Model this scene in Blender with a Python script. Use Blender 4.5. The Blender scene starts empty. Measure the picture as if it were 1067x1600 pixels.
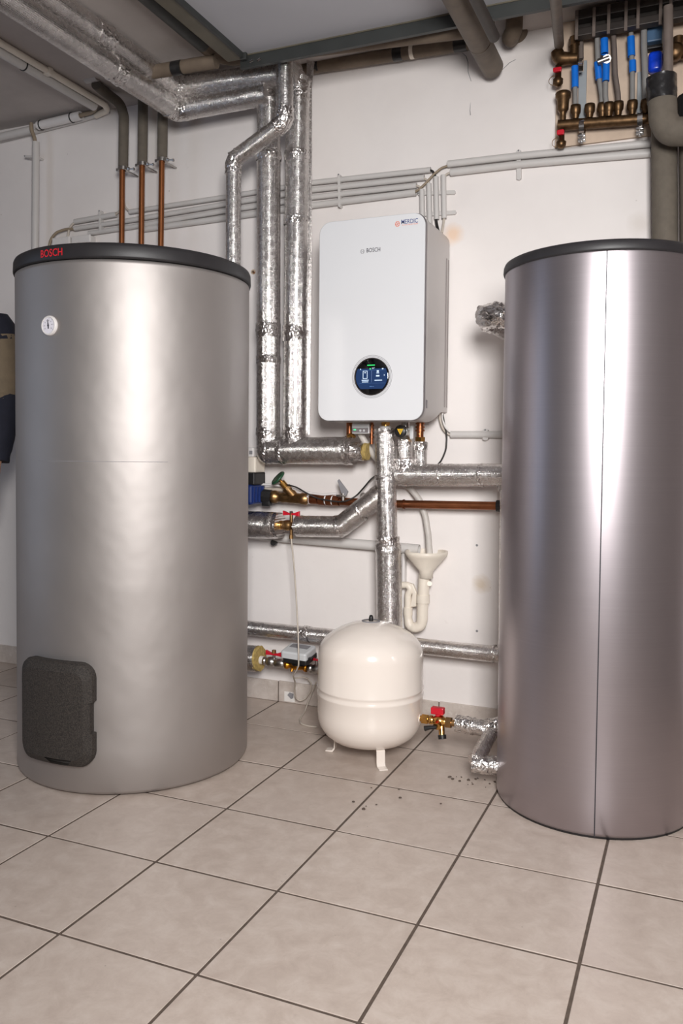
import bpy, bmesh, math, random
import numpy as np
from mathutils import Vector, Matrix

# ------------------------------------------------------------------ camera, world, lights, exposure
scene = bpy.context.scene
COL = scene.collection
PI = math.pi

cam_data = bpy.data.cameras.new('camera')
cam_data.sensor_fit = 'AUTO'
cam_data.sensor_width = 36.0
cam_data.lens = 29.3073
cam_data.shift_y = -0.02565
cam_data.clip_start = 0.05
cam = bpy.data.objects.new('camera', cam_data)
COL.objects.link(cam)
cam.matrix_world = Matrix(((0.919977, -0.024236, 0.391223, 1.187317),
                           (0.391855, 0.032389, -0.919457, -2.953134),
                           (0.009613, 0.999181, 0.039295, 0.997483),
                           (0, 0, 0, 1)))
scene.camera = cam

world = bpy.data.worlds.new('world'); scene.world = world
world.use_nodes = True
world.node_tree.nodes['Background'].inputs[0].default_value = (0.9, 0.95, 1.0, 1)
world.node_tree.nodes['Background'].inputs[1].default_value = 0.05

scene.view_settings.view_transform = 'Standard'
scene.view_settings.look = 'None'
scene.view_settings.exposure = 0.0
scene.view_settings.gamma = 1.0
scene.view_settings.use_curve_mapping = False


def area_light(name, loc, target, power, sx, sy, color, spread=PI):
    d = bpy.data.lights.new(name, 'AREA'); d.shape = 'RECTANGLE'; d.size = sx; d.size_y = sy
    d.energy = power; d.color = color; d.spread = spread
    o = bpy.data.objects.new(name, d); COL.objects.link(o); o.location = loc
    o.rotation_euler = (Vector(target) - Vector(loc)).to_track_quat('-Z', 'Y').to_euler()
    return o


# photographer's soft flash just behind and above the camera, a tube lamp on the ceiling, daylight from a door on the left
area_light('flash_softbox', (1.50, -3.25, 1.62), (0.35, -0.45, 0.80), 50, 0.55, 0.75, (1.0, 0.985, 0.97), 2.15)
area_light('ceiling_lamp', (0.6, -2.4, 2.40), (0.6, -2.4, 0), 18, 1.2, 0.25, (1.0, 0.95, 0.9))
area_light('daylight_door', (-2.6, -2.1, 1.25), (0.0, -1.0, 1.1), 6, 0.8, 1.9, (0.62, 0.76, 1.0))


# ------------------------------------------------------------------ materials
def lin(c):
    return tuple(((x / 255.0) / 12.92 if x / 255.0 <= 0.04045 else ((x / 255.0 + 0.055) / 1.055) ** 2.4) for x in c) + (1.0,)


class NT:
    def __init__(self, name):
        self.m = bpy.data.materials.new(name); self.m.use_nodes = True
        self.t = self.m.node_tree; self.n = self.t.nodes; self.l = self.t.links
        self.b = self.n['Principled BSDF']

    def node(self, typ, **kw):
        x = self.n.new(typ)
        for k, v in kw.items():
            if k == 'ins':
                for kk, vv in v.items():
                    if isinstance(vv, bpy.types.NodeSocket): self.l.new(vv, x.inputs[kk])
                    else: x.inputs[kk].default_value = vv
            else: setattr(x, k, v)
        return x

    def coords(self, kind='Object', scale=(1, 1, 1)):
        tc = self.node('ShaderNodeTexCoord')
        mp = self.node('ShaderNodeMapping', ins={'Vector': tc.outputs[kind], 'Scale': scale})
        return mp.outputs[0]

    def noise(self, vec, scale, detail=3, rough=0.5, lac=2.0, dist=0.0):
        return self.node('ShaderNodeTexNoise', ins={'Vector': vec, 'Scale': scale, 'Detail': detail, 'Roughness': rough, 'Distortion': dist}).outputs['Fac']

    def ramp(self, fac, stops):
        r = self.node('ShaderNodeValToRGB', ins={'Fac': fac})
        e = r.color_ramp.elements
        while len(e) < len(stops): e.new(0.5)
        for i, (p, c) in enumerate(stops):
            e[i].position = p; e[i].color = c if len(c) == 4 else tuple(c) + (1,)
        return r.outputs[0]

    def mix(self, fac, a, b, blend='MIX'):
        x = self.node('ShaderNodeMix'); x.data_type = 'RGBA'; x.blend_type = blend
        for s, v in (('Factor', fac), ('A', a), ('B', b)):
            sock = [q for q in x.inputs if q.name == s and q.enabled][0] if s != 'Factor' else x.inputs[0]
            if isinstance(v, bpy.types.NodeSocket): self.l.new(v, sock)
            else: sock.default_value = v
        return [q for q in x.outputs if q.enabled][0]

    def bump(self, h, strength, dist, normal=None):
        x = self.node('ShaderNodeBump', ins={'Height': h, 'Strength': strength, 'Distance': dist})
        if normal is not None: self.l.new(normal, x.inputs['Normal'])
        return x.outputs[0]

    def math(self, op, a, b=0.0):
        x = self.node('ShaderNodeMath', operation=op)
        for i, v in enumerate((a, b)):
            if isinstance(v, bpy.types.NodeSocket): self.l.new(v, x.inputs[i])
            else: x.inputs[i].default_value = v
        return x.outputs[0]

    def set(self, **kw):
        names = {'color': 'Base Color', 'metal': 'Metallic', 'rough': 'Roughness', 'normal': 'Normal', 'coat': 'Coat Weight',
                 'spec': 'Specular IOR Level', 'emit': 'Emission Color', 'emit_s': 'Emission Strength', 'aniso': 'Anisotropic', 'trans': 'Transmission Weight', 'alpha': 'Alpha'}
        for k, v in kw.items():
            s = self.b.inputs[names[k]]
            if isinstance(v, bpy.types.NodeSocket): self.l.new(v, s)
            else: s.default_value = v
        return self.m


def plain(name, rgb, rough=0.5, metal=0.0, var=0.08, scale=25, bump=0.0, bscale=120, **kw):
    """a simple procedural material: mottled colour, slight roughness change and fine relief"""
    t = NT(name); v = t.coords('Object'); c = lin(rgb)
    n = t.noise(v, scale, 4)
    dark = tuple(x * (1 - var) for x in c[:3]) + (1,); lite = tuple(min(1, x * (1 + var)) for x in c[:3]) + (1,)
    t.set(color=t.ramp(n, [(0.3, dark), (0.7, lite)]), metal=metal, rough=rough, **kw)
    if bump: t.set(normal=t.bump(t.noise(v, bscale, 3), bump, 0.002))
    return t.m


def foil_material(name, crumple, rough, grid=True):
    t = NT(name)
    uv = t.node('ShaderNodeTexCoord').outputs['UV']
    sep = t.node('ShaderNodeSeparateXYZ', ins={0: uv})
    nor = None
    if grid:   # glass-fibre scrim pressed through the foil, about 5 mm squares
        a = t.math('ABSOLUTE', t.math('SINE', t.math('MULTIPLY', sep.outputs[0], PI / 0.0050)))
        b = t.math('ABSOLUTE', t.math('SINE', t.math('MULTIPLY', sep.outputs[1], PI / 0.0050)))
        g = t.math('POWER', t.math('MAXIMUM', t.math('SUBTRACT', 1.0, a), t.math('SUBTRACT', 1.0, b)), 3.0)
        nor = t.bump(g, 0.5, 0.0010)
    n1 = t.noise(uv, 34, 5, 0.62, dist=0.6)
    nor = t.bump(n1, 0.17 * crumple, 0.010, nor)
    n3 = t.noise(uv, 110, 3, 0.5, dist=0.3)
    nor = t.bump(n3, 0.11 * crumple, 0.004, nor)
    if not grid:
        vo = t.node('ShaderNodeTexVoronoi', feature='DISTANCE_TO_EDGE', ins={'Vector': uv, 'Scale': 70.0})
        nor = t.bump(t.math('MINIMUM', vo.outputs['Distance'], 0.25), 0.45, 0.012, nor)
    r = t.ramp(t.noise(uv, 60, 3), [(0.3, (rough * 0.7,) * 3), (0.75, (rough * 1.5,) * 3)])
    n2 = t.noise(uv, 12, 3)
    t.set(color=t.ramp(n2, [(0.3, lin((212, 208, 206))), (0.7, lin((232, 228, 226)))]), metal=1.0, rough=r, normal=nor)
    return t.m


M = {}


def build_materials():
    # painted plaster wall: off-white, trowel relief, faint stains
    t = NT('white_plaster'); v = t.coords('Object')
    big = t.noise(v, 1.6, 5, 0.6); fine = t.noise(v, 38, 5, 0.65)
    c = t.ramp(big, [(0.30, lin((230, 223, 220))), (0.62, lin((239, 233, 230)))])
    sm = t.noise(v, 7.5, 6, 0.75, dist=0.4)
    c = t.mix(t.ramp(sm, [(0.66, (0, 0, 0)), (0.80, (0.35, 0.35, 0.35))]), c, lin((190, 175, 165)))
    sp = t.node('ShaderNodeTexVoronoi', ins={'Vector': v, 'Scale': 9.0})
    c = t.mix(t.ramp(sp.outputs['Distance'], [(0.018, (0.55, 0.55, 0.55)), (0.030, (0, 0, 0))]), c, lin((150, 138, 130)))
    for pos, rad, col, amt in (((0.3592,0.0,1.7899), 0.045, (236, 188, 140), 0.55), ((0.4831,0.0,0.5262), 0.040, (196, 172, 138), 0.55), ((0.9959,0.0,1.7644), 0.05, (206, 196, 186), 0.4)):
        d = t.node('ShaderNodeVectorMath', operation='DISTANCE', ins={0: v, 1: pos}).outputs['Value']
        d = t.math('ADD', d, t.math('MULTIPLY', t.math('SUBTRACT', sm, 0.5), 0.06))
        c = t.mix(t.ramp(t.math('DIVIDE', d, rad), [(0.2, (amt,) * 3), (1.0, (0, 0, 0))]), c, lin(col))
    nb = t.bump(fine, 0.10, 0.004, t.bump(t.noise(v, 5, 4), 0.12, 0.03))
    M['wall'] = t.set(color=c, rough=0.75, normal=nb)
    t = NT('concrete_ceiling'); v = t.coords('Object')
    c = t.ramp(t.noise(v, 2.2, 6, 0.65), [(0.3, lin((178, 170, 166))), (0.7, lin((196, 188, 184)))])
    M['ceiling'] = t.set(color=c, rough=0.85, normal=t.bump(t.noise(v, 30, 5), 0.25, 0.004))
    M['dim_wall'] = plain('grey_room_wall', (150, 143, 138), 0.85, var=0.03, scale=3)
    M['panel'] = plain('grey_ceiling_board', (186, 186, 192), 0.7, var=0.03, scale=3)
    # floor tiles: beige-grey stoneware with cloudy mottling, each tile a little different
    t = NT('stoneware_tile'); v = t.coords('Object')
    oi = t.node('ShaderNodeObjectInfo')
    off = t.node('ShaderNodeVectorMath', operation='ADD', ins={0: v, 1: oi.outputs['Location']}).outputs[0]
    n = t.noise(off, 16, 8, 0.72, dist=0.4); n2 = t.noise(off, 60, 4, 0.6)
    c = t.ramp(n, [(0.32, lin((184, 168, 157))), (0.5, lin((196, 181, 170))), (0.68, lin((207, 194, 184)))])
    c = t.mix(t.ramp(n2, [(0.62, (0, 0, 0)), (0.78, (0.22, 0.22, 0.22))]), c, lin((154, 137, 127)))
    c = t.mix(t.math('MULTIPLY', oi.outputs['Random'], 0.16), c, lin((178, 164, 155)))
    sp = t.node('ShaderNodeTexVoronoi', ins={'Vector': off, 'Scale': 16.0})
    c = t.mix(t.ramp(sp.outputs['Distance'], [(0.020, (0.5, 0.5, 0.5)), (0.036, (0, 0, 0))]), c, lin((120, 106, 98)))
    M['tile'] = t.set(color=c, rough=t.ramp(n, [(0.3, (0.34,) * 3), (0.7, (0.46,) * 3)]), normal=t.bump(n, 0.10, 0.002, t.bump(n2, 0.05, 0.001)))
    M['grout'] = plain('dark_grout', (92, 79, 70), 0.9, var=0.2, scale=60, bump=0.3)
    t = NT('skirting_tile'); v = t.coords('Object')
    n = t.noise(v, 24, 6, 0.7)
    c = t.ramp(n, [(0.3, lin((184, 171, 162))), (0.7, lin((206, 196, 188)))])
    c = t.mix(t.ramp(t.noise(v, 70, 3), [(0.6, (0, 0, 0)), (0.75, (0.5, 0.5, 0.5))]), c, lin((222, 216, 210)))
    M['skirting'] = t.set(color=c, rough=0.55, normal=t.bump(n, 0.1, 0.002))
    # foil wraps
    M['foil'] = foil_material('reinforced_foil', 0.6, 0.24)
    M['foil_crumpled'] = foil_material('crumpled_foil', 1.2, 0.22, grid=False)
    # tank jackets
    t = NT('silver_vinyl_jacket'); v = t.coords('Object')
    n = t.noise(v, 260, 2); dents = t.noise(v, 7, 2)
    nb = t.bump(dents, 0.11, 0.03, t.bump(n, 0.12, 0.0006))
    M['silver'] = t.set(color=t.ramp(t.noise(v, 3, 3), [(0.3, lin((172, 166, 163))), (0.7, lin((182, 176, 173)))]), metal=0.88, rough=0.57, normal=nb)
    t = NT('brushed_steel_jacket'); v = t.coords('Object', (3, 3, 1600))
    n = t.noise(v, 1.0, 3)
    M['brushed'] = t.set(color=t.ramp(n, [(0.3, lin((172, 164, 168))), (0.7, lin((177, 169, 173)))]), metal=0.95,
                         rough=t.ramp(n, [(0.3, (0.36,) * 3), (0.7, (0.39,) * 3)]))
    M['lid'] = plain('charcoal_lid_plastic', (40, 38, 40), 0.48, bump=0.08, bscale=400)
    M['dark_line'] = plain('dark_joint', (44, 42, 48), 0.7)
    t = NT('dark_foam'); v = t.coords('Object')
    n = t.noise(v, 300, 3, 0.7)
    M['foam'] = t.set(color=t.ramp(n, [(0.35, lin((26, 23, 21))), (0.70, lin((72, 65, 60)))]), rough=0.75, normal=t.bump(n, 0.4, 0.002))
    M['red_print'] = plain('red_print', (214, 32, 44), 0.5, var=0.02)
    M['white_plastic'] = plain('white_plastic', (226, 222, 220), 0.4, var=0.03)
    M['conduit'] = plain('grey_white_pvc', (205, 201, 198), 0.42, var=0.04, scale=8)
    M['old_pvc'] = plain('yellowed_white_pvc', (232, 222, 208), 0.40, var=0.05, scale=14)
    M['cream_cable'] = plain('cream_cable_sheath', (196, 186, 174), 0.5)
    M['tan_cable'] = plain('tan_cable_sheath', (150, 134, 114), 0.55)
    M['black_cable'] = plain('black_cable_sheath', (34, 31, 30), 0.45)
    M['grey_hose'] = plain('ribbed_grey_hose', (196, 190, 184), 0.45)
    M['glass_white'] = plain('white_glass_front', (224, 225, 228), 0.13, var=0.01, scale=2, spec=0.5)
    M['casing'] = plain('light_grey_casing', (200, 195, 193), 0.45, var=0.02, scale=4, metal=0.15)
    M['casing_edge'] = plain('grey_casing_edge', (150, 145, 148), 0.3, metal=0.6)
    M['groove'] = plain('casing_groove_shade', (140, 132, 130), 0.6)
    M['screen_black'] = plain('screen_black_glass', (10, 10, 13), 0.06)
    M['chrome'] = plain('bright_chrome', (222, 220, 218), 0.14, 1.0, var=0.03)
    M['steel'] = plain('zinc_steel', (178, 174, 170), 0.30, 1.0)
    M['brass'] = plain('bright_brass', (214, 164, 92), 0.22, 1.0, var=0.10, scale=40)
    M['brass_old'] = plain('dull_brass', (158, 124, 84), 0.38, 1.0, var=0.25, scale=60)
    M['brass_gold'] = plain('orange_cast_brass', (204, 138, 48), 0.30, 1.0, var=0.15, scale=50)
    M['copper'] = plain('tarnished_copper', (150, 94, 64), 0.38, 1.0, var=0.22, scale=22)
    M['copper_paint'] = plain('dull_copper_tube', (138, 84, 48), 0.42, 0.7, var=0.12, scale=14)
    M['bronze'] = plain('oxidised_bronze', (106, 82, 58), 0.42, 0.9, var=0.3, scale=70)
    M['armaflex'] = plain('grey_pipe_foam', (104, 96, 86), 0.85, var=0.10, scale=40, bump=0.25, bscale=300)
    M['armaflex_brown'] = plain('brown_pipe_foam', (112, 98, 84), 0.8, var=0.18, scale=18, bump=0.25, bscale=200)
    M['slate'] = plain('slate_wrapped_pipe', (66, 68, 66), 0.5, var=0.2, scale=14, bump=0.15)
    M['channel'] = plain('dark_slate_channel', (64, 66, 65), 0.45, 0.3, var=0.12, scale=10)
    M['channel_olive'] = plain('olive_channel_flange', (104, 98, 84), 0.5, 0.2, var=0.15, scale=14)
    M['black_tape'] = plain('black_tape', (34, 33, 34), 0.28, var=0.2, scale=60, bump=0.5, bscale=90)
    M['beam_brown'] = plain('brown_painted_pipe', (104, 92, 80), 0.55, var=0.18, scale=20, bump=0.2, bscale=90)
    M['beam_dark'] = plain('dark_painted_pipe', (60, 54, 50), 0.55, var=0.2, scale=20)
    M['vessel'] = plain('white_enamel', (236, 226, 217), 0.16, var=0.012, scale=5, coat=0.4)
    M['red_handle'] = plain('red_lacquer', (200, 24, 44), 0.32, var=0.1)
    M['black_plastic'] = plain('black_plastic', (28, 27, 28), 0.42)
    M['green_wheel'] = plain('green_handwheel', (34, 74, 50), 0.35, var=0.15)
    M['pump_blue'] = plain('blue_pump_lacquer', (20, 44, 104), 0.4)
    M['rockwool'] = plain('yellow_mineral_wool', (176, 152, 92), 0.95, var=0.25, scale=90, bump=0.6, bscale=160)
    M['module_grey'] = plain('light_grey_module', (208, 210, 212), 0.4, var=0.02)
    M['yellow'] = plain('yellow_label', (232, 186, 40), 0.5, var=0.02)
    M['board'] = plain('bare_beige_board', (206, 184, 164), 0.8, var=0.10, scale=16, bump=0.2)
    M['pex'] = plain('grey_plastic_tube', (138, 136, 134), 0.35, var=0.08)
    M['pex_brown'] = plain('brownish_plastic_tube', (112, 101, 95), 0.35, var=0.12)
    M['blue_plastic'] = plain('blue_plastic_sleeve', (18, 112, 214), 0.35, var=0.1)
    M['blue_deep'] = plain('deep_blue_plastic', (16, 66, 210), 0.25, var=0.3, scale=40)
    M['slate_blue'] = plain('slate_blue_plastic', (74, 104, 136), 0.4)
    M['rack'] = plain('dark_steel_rack', (56, 50, 47), 0.5, 0.4, var=0.2, scale=30)
    M['strip'] = plain('milky_plastic_strip', (176, 182, 186), 0.3, var=0.06, alpha=0.75)
    M['orange'] = plain('orange_print', (232, 112, 76), 0.5, var=0.02)
    M['navy_print'] = plain('navy_print', (38, 56, 128), 0.5, var=0.02)
    M['ink'] = plain('dark_grey_print', (66, 62, 72), 0.5, var=0.02)
    M['grey_print'] = plain('grey_print', (148, 146, 150), 0.5, var=0.02)
    M['blue_print'] = plain('pale_blue_print', (126, 140, 190), 0.5, var=0.02)
    M['dial'] = plain('white_dial', (232, 228, 236), 0.35, var=0.01)
    M['needle'] = plain('dark_needle', (24, 22, 40), 0.4)
    M['torn'] = plain('torn_paper', (226, 222, 218), 0.8)
    M['grey_patch'] = plain('grey_patch', (136, 134, 138), 0.8)
    M['plug'] = plain('beige_wall_plug', (206, 182, 156), 0.6)
    M['plug_hole'] = plain('rusty_hole', (128, 84, 52), 0.8)
    M['skin'] = plain('skin', (196, 150, 124), 0.5, var=0.06)
    M['khaki'] = plain('khaki_work_cloth', (122, 107, 87), 0.85, var=0.1, bump=0.3, bscale=500)
    M['navy'] = plain('navy_work_cloth', (28, 30, 44), 0.85, var=0.12, bump=0.3, bscale=500)
    M['hair'] = plain('dark_brown_hair', (44, 34, 28), 0.6, var=0.2, scale=90)
    M['boot'] = plain('black_boot_leather', (34, 31, 30), 0.5)
    M['eye'] = plain('eye_white', (232, 230, 226), 0.2, var=0.01)
    for nm, rgb, s in (('screen_blue', (34, 66, 116), 0.8), ('screen_white', (214, 234, 255), 1.3), ('screen_green', (60, 230, 120), 1.5), ('led_green', (40, 240, 140), 2.0), ('screen_dim', (90, 130, 190), 0.8)):
        t = NT(nm); c = lin(rgb); n = t.noise(t.coords('Object'), 40, 2)
        M[nm] = t.set(color=(0.01, 0.01, 0.012, 1), rough=0.08, emit=t.mix(n, c, tuple(x * 0.85 for x in c[:3]) + (1,)), emit_s=s)


build_materials()


# ------------------------------------------------------------------ mesh helpers
class MB:
    """collects shapes in world metres; becomes ONE mesh object"""
    def __init__(self, smooth=False):
        self.v = []; self.f = []; self.uv = []; self.sm = []; self.smooth = smooth

    def add(self, verts, faces, uv=None, smooth=None):
        o = len(self.v)
        self.v += [tuple(float(c) for c in p) for p in verts]
        self.f += [tuple(i + o for i in f) for f in faces]
        self.uv += list(uv) if uv is not None else [(p[0], p[2]) for p in verts]
        self.sm += [self.smooth if smooth is None else smooth] * len(faces)
        return self

    def bm(self, b, smooth=None):
        b.verts.index_update()
        r = self.add([v.co[:] for v in b.verts], [[v.index for v in f.verts] for f in b.faces], None, smooth)
        b.free(); return r

    def box(self, lo, hi, bevel=0.0, seg=2, rot=None, smooth=None):
        b = bmesh.new(); bmesh.ops.create_cube(b, size=1)
        lo = Vector(lo); hi = Vector(hi); s = hi - lo; c = (lo + hi) / 2
        for v in b.verts: v.co = Vector((v.co.x * s.x, v.co.y * s.y, v.co.z * s.z))
        if bevel: bmesh.ops.bevel(b, geom=list(b.edges), offset=min(bevel, min(s) * 0.45), segments=seg, affect='EDGES', profile=0.5)
        for v in b.verts: v.co = (rot @ v.co if rot else v.co) + c
        return self.bm(b, smooth)

    def cyl(self, p0, p1, r0, r1=None, n=20, caps=True, smooth=None, phase=0.0):
        r1 = r0 if r1 is None else r1
        p0 = Vector(p0); p1 = Vector(p1); d = (p1 - p0).normalized()
        a = d.orthogonal().normalized() if abs(d.z) < 0.999 else Vector((1, 0, 0)); b = d.cross(a)
        vs = []
        for p, r in ((p0, r0), (p1, r1)):
            for i in range(n):
                t = 2 * PI * i / n + phase
                vs.append(p + (a * math.cos(t) + b * math.sin(t)) * r)
        self.add(vs, [(i, (i + 1) % n, n + (i + 1) % n, n + i) for i in range(n)], None, n > 8 if smooth is None else smooth)
        if caps: self.add(vs, [tuple(range(n - 1, -1, -1)), tuple(range(n, 2 * n))], None, False)
        return self

    def lathe(self, prof, origin, axis=(0, 0, 1), n=32, smooth=True, ang=None):
        """prof: (radius, height) pairs along axis from origin"""
        ax = Vector(axis).normalized(); a = Vector((1, 0, 0)) if abs(ax.z) > 0.999 else ax.cross(Vector((0, 0, 1))).normalized(); b = ax.cross(a)
        o = Vector(origin); vs = []; k = len(prof)
        for r, h in prof:
            for i in range(n):
                t = 2 * PI * i / n
                vs.append(o + ax * h + (a * math.cos(t) + b * math.sin(t)) * max(r, 1e-5))
        fs = [(j * n + i, j * n + (i + 1) % n, (j + 1) * n + (i + 1) % n, (j + 1) * n + i) for j in range(k - 1) for i in range(n)]
        return self.add(vs, fs, None, smooth)

    def prism(self, outline, O, U, V, depth, bevel=0.0, smooth=None):
        """2-D outline (counter-clockwise) in plane O + u*U + v*V, extruded by depth along U x V"""
        U = Vector(U); V = Vector(V); O = Vector(O); N = U.cross(V).normalized()
        b = bmesh.new(); vs = [b.verts.new(O + U * u + V * v) for u, v in outline]
        f = b.faces.new(vs)
        r = bmesh.ops.extrude_face_region(b, geom=[f])
        top = [e for e in r['geom'] if isinstance(e, bmesh.types.BMVert)]
        for v in top: v.co += N * depth
        bmesh.ops.recalc_face_normals(b, faces=b.faces)
        if bevel:
            es = [e for e in b.edges if all(v in top for v in e.verts)]
            bmesh.ops.bevel(b, geom=es, offset=bevel, segments=2, affect='EDGES', profile=0.5)
        return self.bm(b, smooth)

    def tube(self, path, r, step=0.02, n=14, bend=0.0, caps=True, jitter=0.0, seed=0, crumple=(), hollow=0.0, smooth=True, hexa=False):
        """round pipe along a polyline; bend = centre-line radius of its corners; r may be a list, one per path point"""
        P = [Vector(p) for p in path]
        rs = list(r) if isinstance(r, (list, tuple)) else [r] * len(P)
        pts = [P[0]]; rad = [rs[0]]
        for i in range(1, len(P) - 1):
            a, c, d = P[i - 1], P[i], P[i + 1]
            u = (a - c).normalized(); w = (d - c).normalized(); ang = u.angle(w)
            if bend and ang < PI - 0.02:
                t = min(bend / math.tan(ang / 2), 0.48 * (a - c).length if i > 1 else 0.95 * (a - c).length, 0.48 * (d - c).length if i < len(P) - 2 else 0.95 * (d - c).length)
                k = max(3, int((PI - ang) / 0.16))
                for q in range(k + 1):
                    s = q / k
                    pts.append((c + u * t) * (1 - s) ** 2 + c * 2 * s * (1 - s) + (c + w * t) * s * s); rad.append(rs[i])
            else: pts.append(c); rad.append(rs[i])
        pts.append(P[-1]); rad.append(rs[-1])
        Q = [pts[0]]; A = [rad[0]]
        for i in range(1, len(pts)):
            L = (pts[i] - pts[i - 1]).length
            k = max(1, int(round(L / step)))
            for q in range(1, k + 1):
                s = q / k; Q.append(pts[i - 1].lerp(pts[i], s)); A.append(rad[i - 1] * (1 - s) + rad[i] * s)
        m = len(Q); S = [0.0]
        for i in range(1, m): S.append(S[-1] + (Q[i] - Q[i - 1]).length)
        tang = []
        for i in range(m):
            d = (Q[min(i + 1, m - 1)] - Q[max(i - 1, 0)])
            tang.append(d.normalized())
        ref = Vector((0, 1, 0))
        if abs(tang[0].dot(ref)) > 0.9: ref = Vector((0, 0, 1))
        nrm = (ref - tang[0] * ref.dot(tang[0])).normalized()
        rng = np.random.default_rng(seed + 11)
        if jitter:
            noise = rng.normal(size=(m, n)); noise[1:-1] = (noise[:-2] + noise[2:] + 2 * noise[1:-1]) / 4 * 1.5
            noise = (noise + np.roll(noise, 1, 1)) * 0.6
        verts = []; uv = []
        for i in range(m):
            if i:
                ax = tang[i - 1].cross(tang[i])
                if ax.length > 1e-7: nrm = Matrix.Rotation(tang[i - 1].angle(tang[i]), 3, ax.normalized()) @ nrm
                nrm = (nrm - tang[i] * nrm.dot(tang[i])).normalized()
            bn = tang[i].cross(nrm)
            # mitre widening at sharp corners
            k = 1.0
            amp = jitter
            for (c0, w0, a0) in crumple:
                if abs(S[i] - c0) < w0: amp = max(amp, a0 * (1 - 0.4 * abs(S[i] - c0) / w0))
            for j in range(n + 1):
                t = 2 * PI * j / n
                rr = A[i] * k
                if jitter: rr += amp * noise[i, j % n]
                verts.append(Q[i] + (nrm * math.cos(t) + bn * math.sin(t)) * rr)
                uv.append((S[i], A[i] * t))
        w = n + 1
        self.add(verts, [(i * w + j, i * w + j + 1, (i + 1) * w + j + 1, (i + 1) * w + j) for i in range(m - 1) for j in range(n)], uv, smooth)
        if hollow:
            for i, sg in ((0, 1), (m - 1, -1)):
                c = Q[i]; d = tang[i] * sg; ring = [verts[i * w + j] for j in range(n)]
                inner = [c + (p - c) * hollow for p in ring]; deep = [p + d * 0.03 for p in inner]
                vs = ring + inner + deep
                fs = [(j, (j + 1) % n, n + (j + 1) % n, n + j) for j in range(n)] + [(n + j, n + (j + 1) % n, 2 * n + (j + 1) % n, 2 * n + j) for j in range(n)] + [tuple(range(2 * n, 3 * n))]
                self.add(vs, fs, None, False)
        elif caps:
            self.add([verts[j] for j in range(n)], [tuple(range(n - 1, -1, -1))], None, False)
            self.add([verts[(m - 1) * w + j] for j in range(n)], [tuple(range(n))], None, False)
        return self

    def dome(self, c, axis, r, h, n=16, k=5):
        return self.lathe([(r * math.cos(PI / 2 * i / k), h * math.sin(PI / 2 * i / k)) for i in range(k + 1)], c, axis, n)


ORIGIN = {}


def link(name, mb, mat, parent=None, origin=None):
    v = np.array(mb.v)
    if parent is not None: o = ORIGIN[parent.name]
    elif origin is not None: o = np.array(origin, float)
    else:
        o = (v.min(0) + v.max(0)) / 2; o[2] = v[:, 2].min()
    me = bpy.data.meshes.new(name)
    me.from_pydata((v - o).tolist(), [], mb.f)
    uvl = me.uv_layers.new(name='UVMap')
    idx = np.empty(len(me.loops), dtype=np.int32); me.loops.foreach_get('vertex_index', idx)
    uvl.data.foreach_set('uv', np.array(mb.uv, dtype=np.float32)[idx].ravel())
    me.polygons.foreach_set('use_smooth', mb.sm)
    me.materials.append(M[mat] if isinstance(mat, str) else mat)
    me.update()
    ob = bpy.data.objects.new(name, me); COL.objects.link(ob)
    if parent is not None: ob.parent = parent
    else: ob.location = o
    ORIGIN[ob.name] = o
    return ob


def tag(o, label, cat, group=None):
    o['label'] = label; o['category'] = cat
    if group: o['group'] = group
    return o


def thing(name, label, cat, loc, group=None):
    o = bpy.data.objects.new(name, None); COL.objects.link(o); o.location = loc; o.empty_display_size = 0.05
    ORIGIN[o.name] = np.array(loc, float)
    return tag(o, label, cat, group)


def solo(name, mb, mat, label, cat, group=None):
    return tag(link(name, mb, mat), label, cat, group)


def structure(name, mb, mat, parent=None, origin=(0, 0, 0)):
    o = link(name, mb, mat, parent, origin)
    if parent is None: o['kind'] = 'structure'
    return o


def text_mesh(s, size, bold=0.0, spacing=1.0):
    """vertices (u,v) and faces of a line of text, lower-left at 0,0"""
    cu = bpy.data.curves.new('lettering', 'FONT'); cu.body = s; cu.size = size; cu.offset = bold; cu.space_character = spacing
    cu.resolution_u = 3
    ob = bpy.data.objects.new('lettering', cu)
    me = bpy.data.meshes.new_from_object(ob)
    vs = [(v.co.x, v.co.y) for v in me.vertices]; fs = [tuple(p.vertices) for p in me.polygons]
    bpy.data.objects.remove(ob); bpy.data.curves.remove(cu); bpy.data.meshes.remove(me)
    x0 = min(v[0] for v in vs); y0 = min(v[1] for v in vs)
    return [(x - x0, y - y0) for x, y in vs], fs


def text_on(mb, s, O, U, V, width, height, bold=0.0):
    vs, fs = text_mesh(s, 1.0, bold)
    w = max(v[0] for v in vs); h = max(v[1] for v in vs)
    O = Vector(O); U = Vector(U); V = Vector(V)
    mb.add([O + U * (x / w * width) + V * (y / h * height) for x, y in vs], fs)


def rrect(x0, z0, x1, z1, r, k=6):
    out = []
    for cx, cz, a in ((x1 - r, z0 + r, -PI / 2), (x1 - r, z1 - r, 0), (x0 + r, z1 - r, PI / 2), (x0 + r, z0 + r, PI)):
        for i in range(k + 1):
            t = a + PI / 2 * i / k; out.append((cx + r * math.cos(t), cz + r * math.sin(t)))
    return out


def ring(c, axis, r_in, r_out, h, n=24):
    return MB(True).lathe([(r_in, 0), (r_out, 0), (r_out, h), (r_in, h), (r_in, 0)], c, axis, n, smooth=False)


def V3(p): return Vector(p)


# ------------------------------------------------------------------ the room
T = 0.333
XL, XR, YF, ZC = -2.664, 2.331, -5.2914, 2.46

fl = structure('floor', MB().box((XL - 0.1, YF - 0.1, -0.10), (XR + 0.1, 0.1, -0.0014)), 'grout', None, (0, 0, -0.1))


def tile_mesh(dx, dy):
    g = 0.0034
    return MB().box((g, g, -0.012), (dx - g, dy - g, 0.0), 0.0010, 1)


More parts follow.
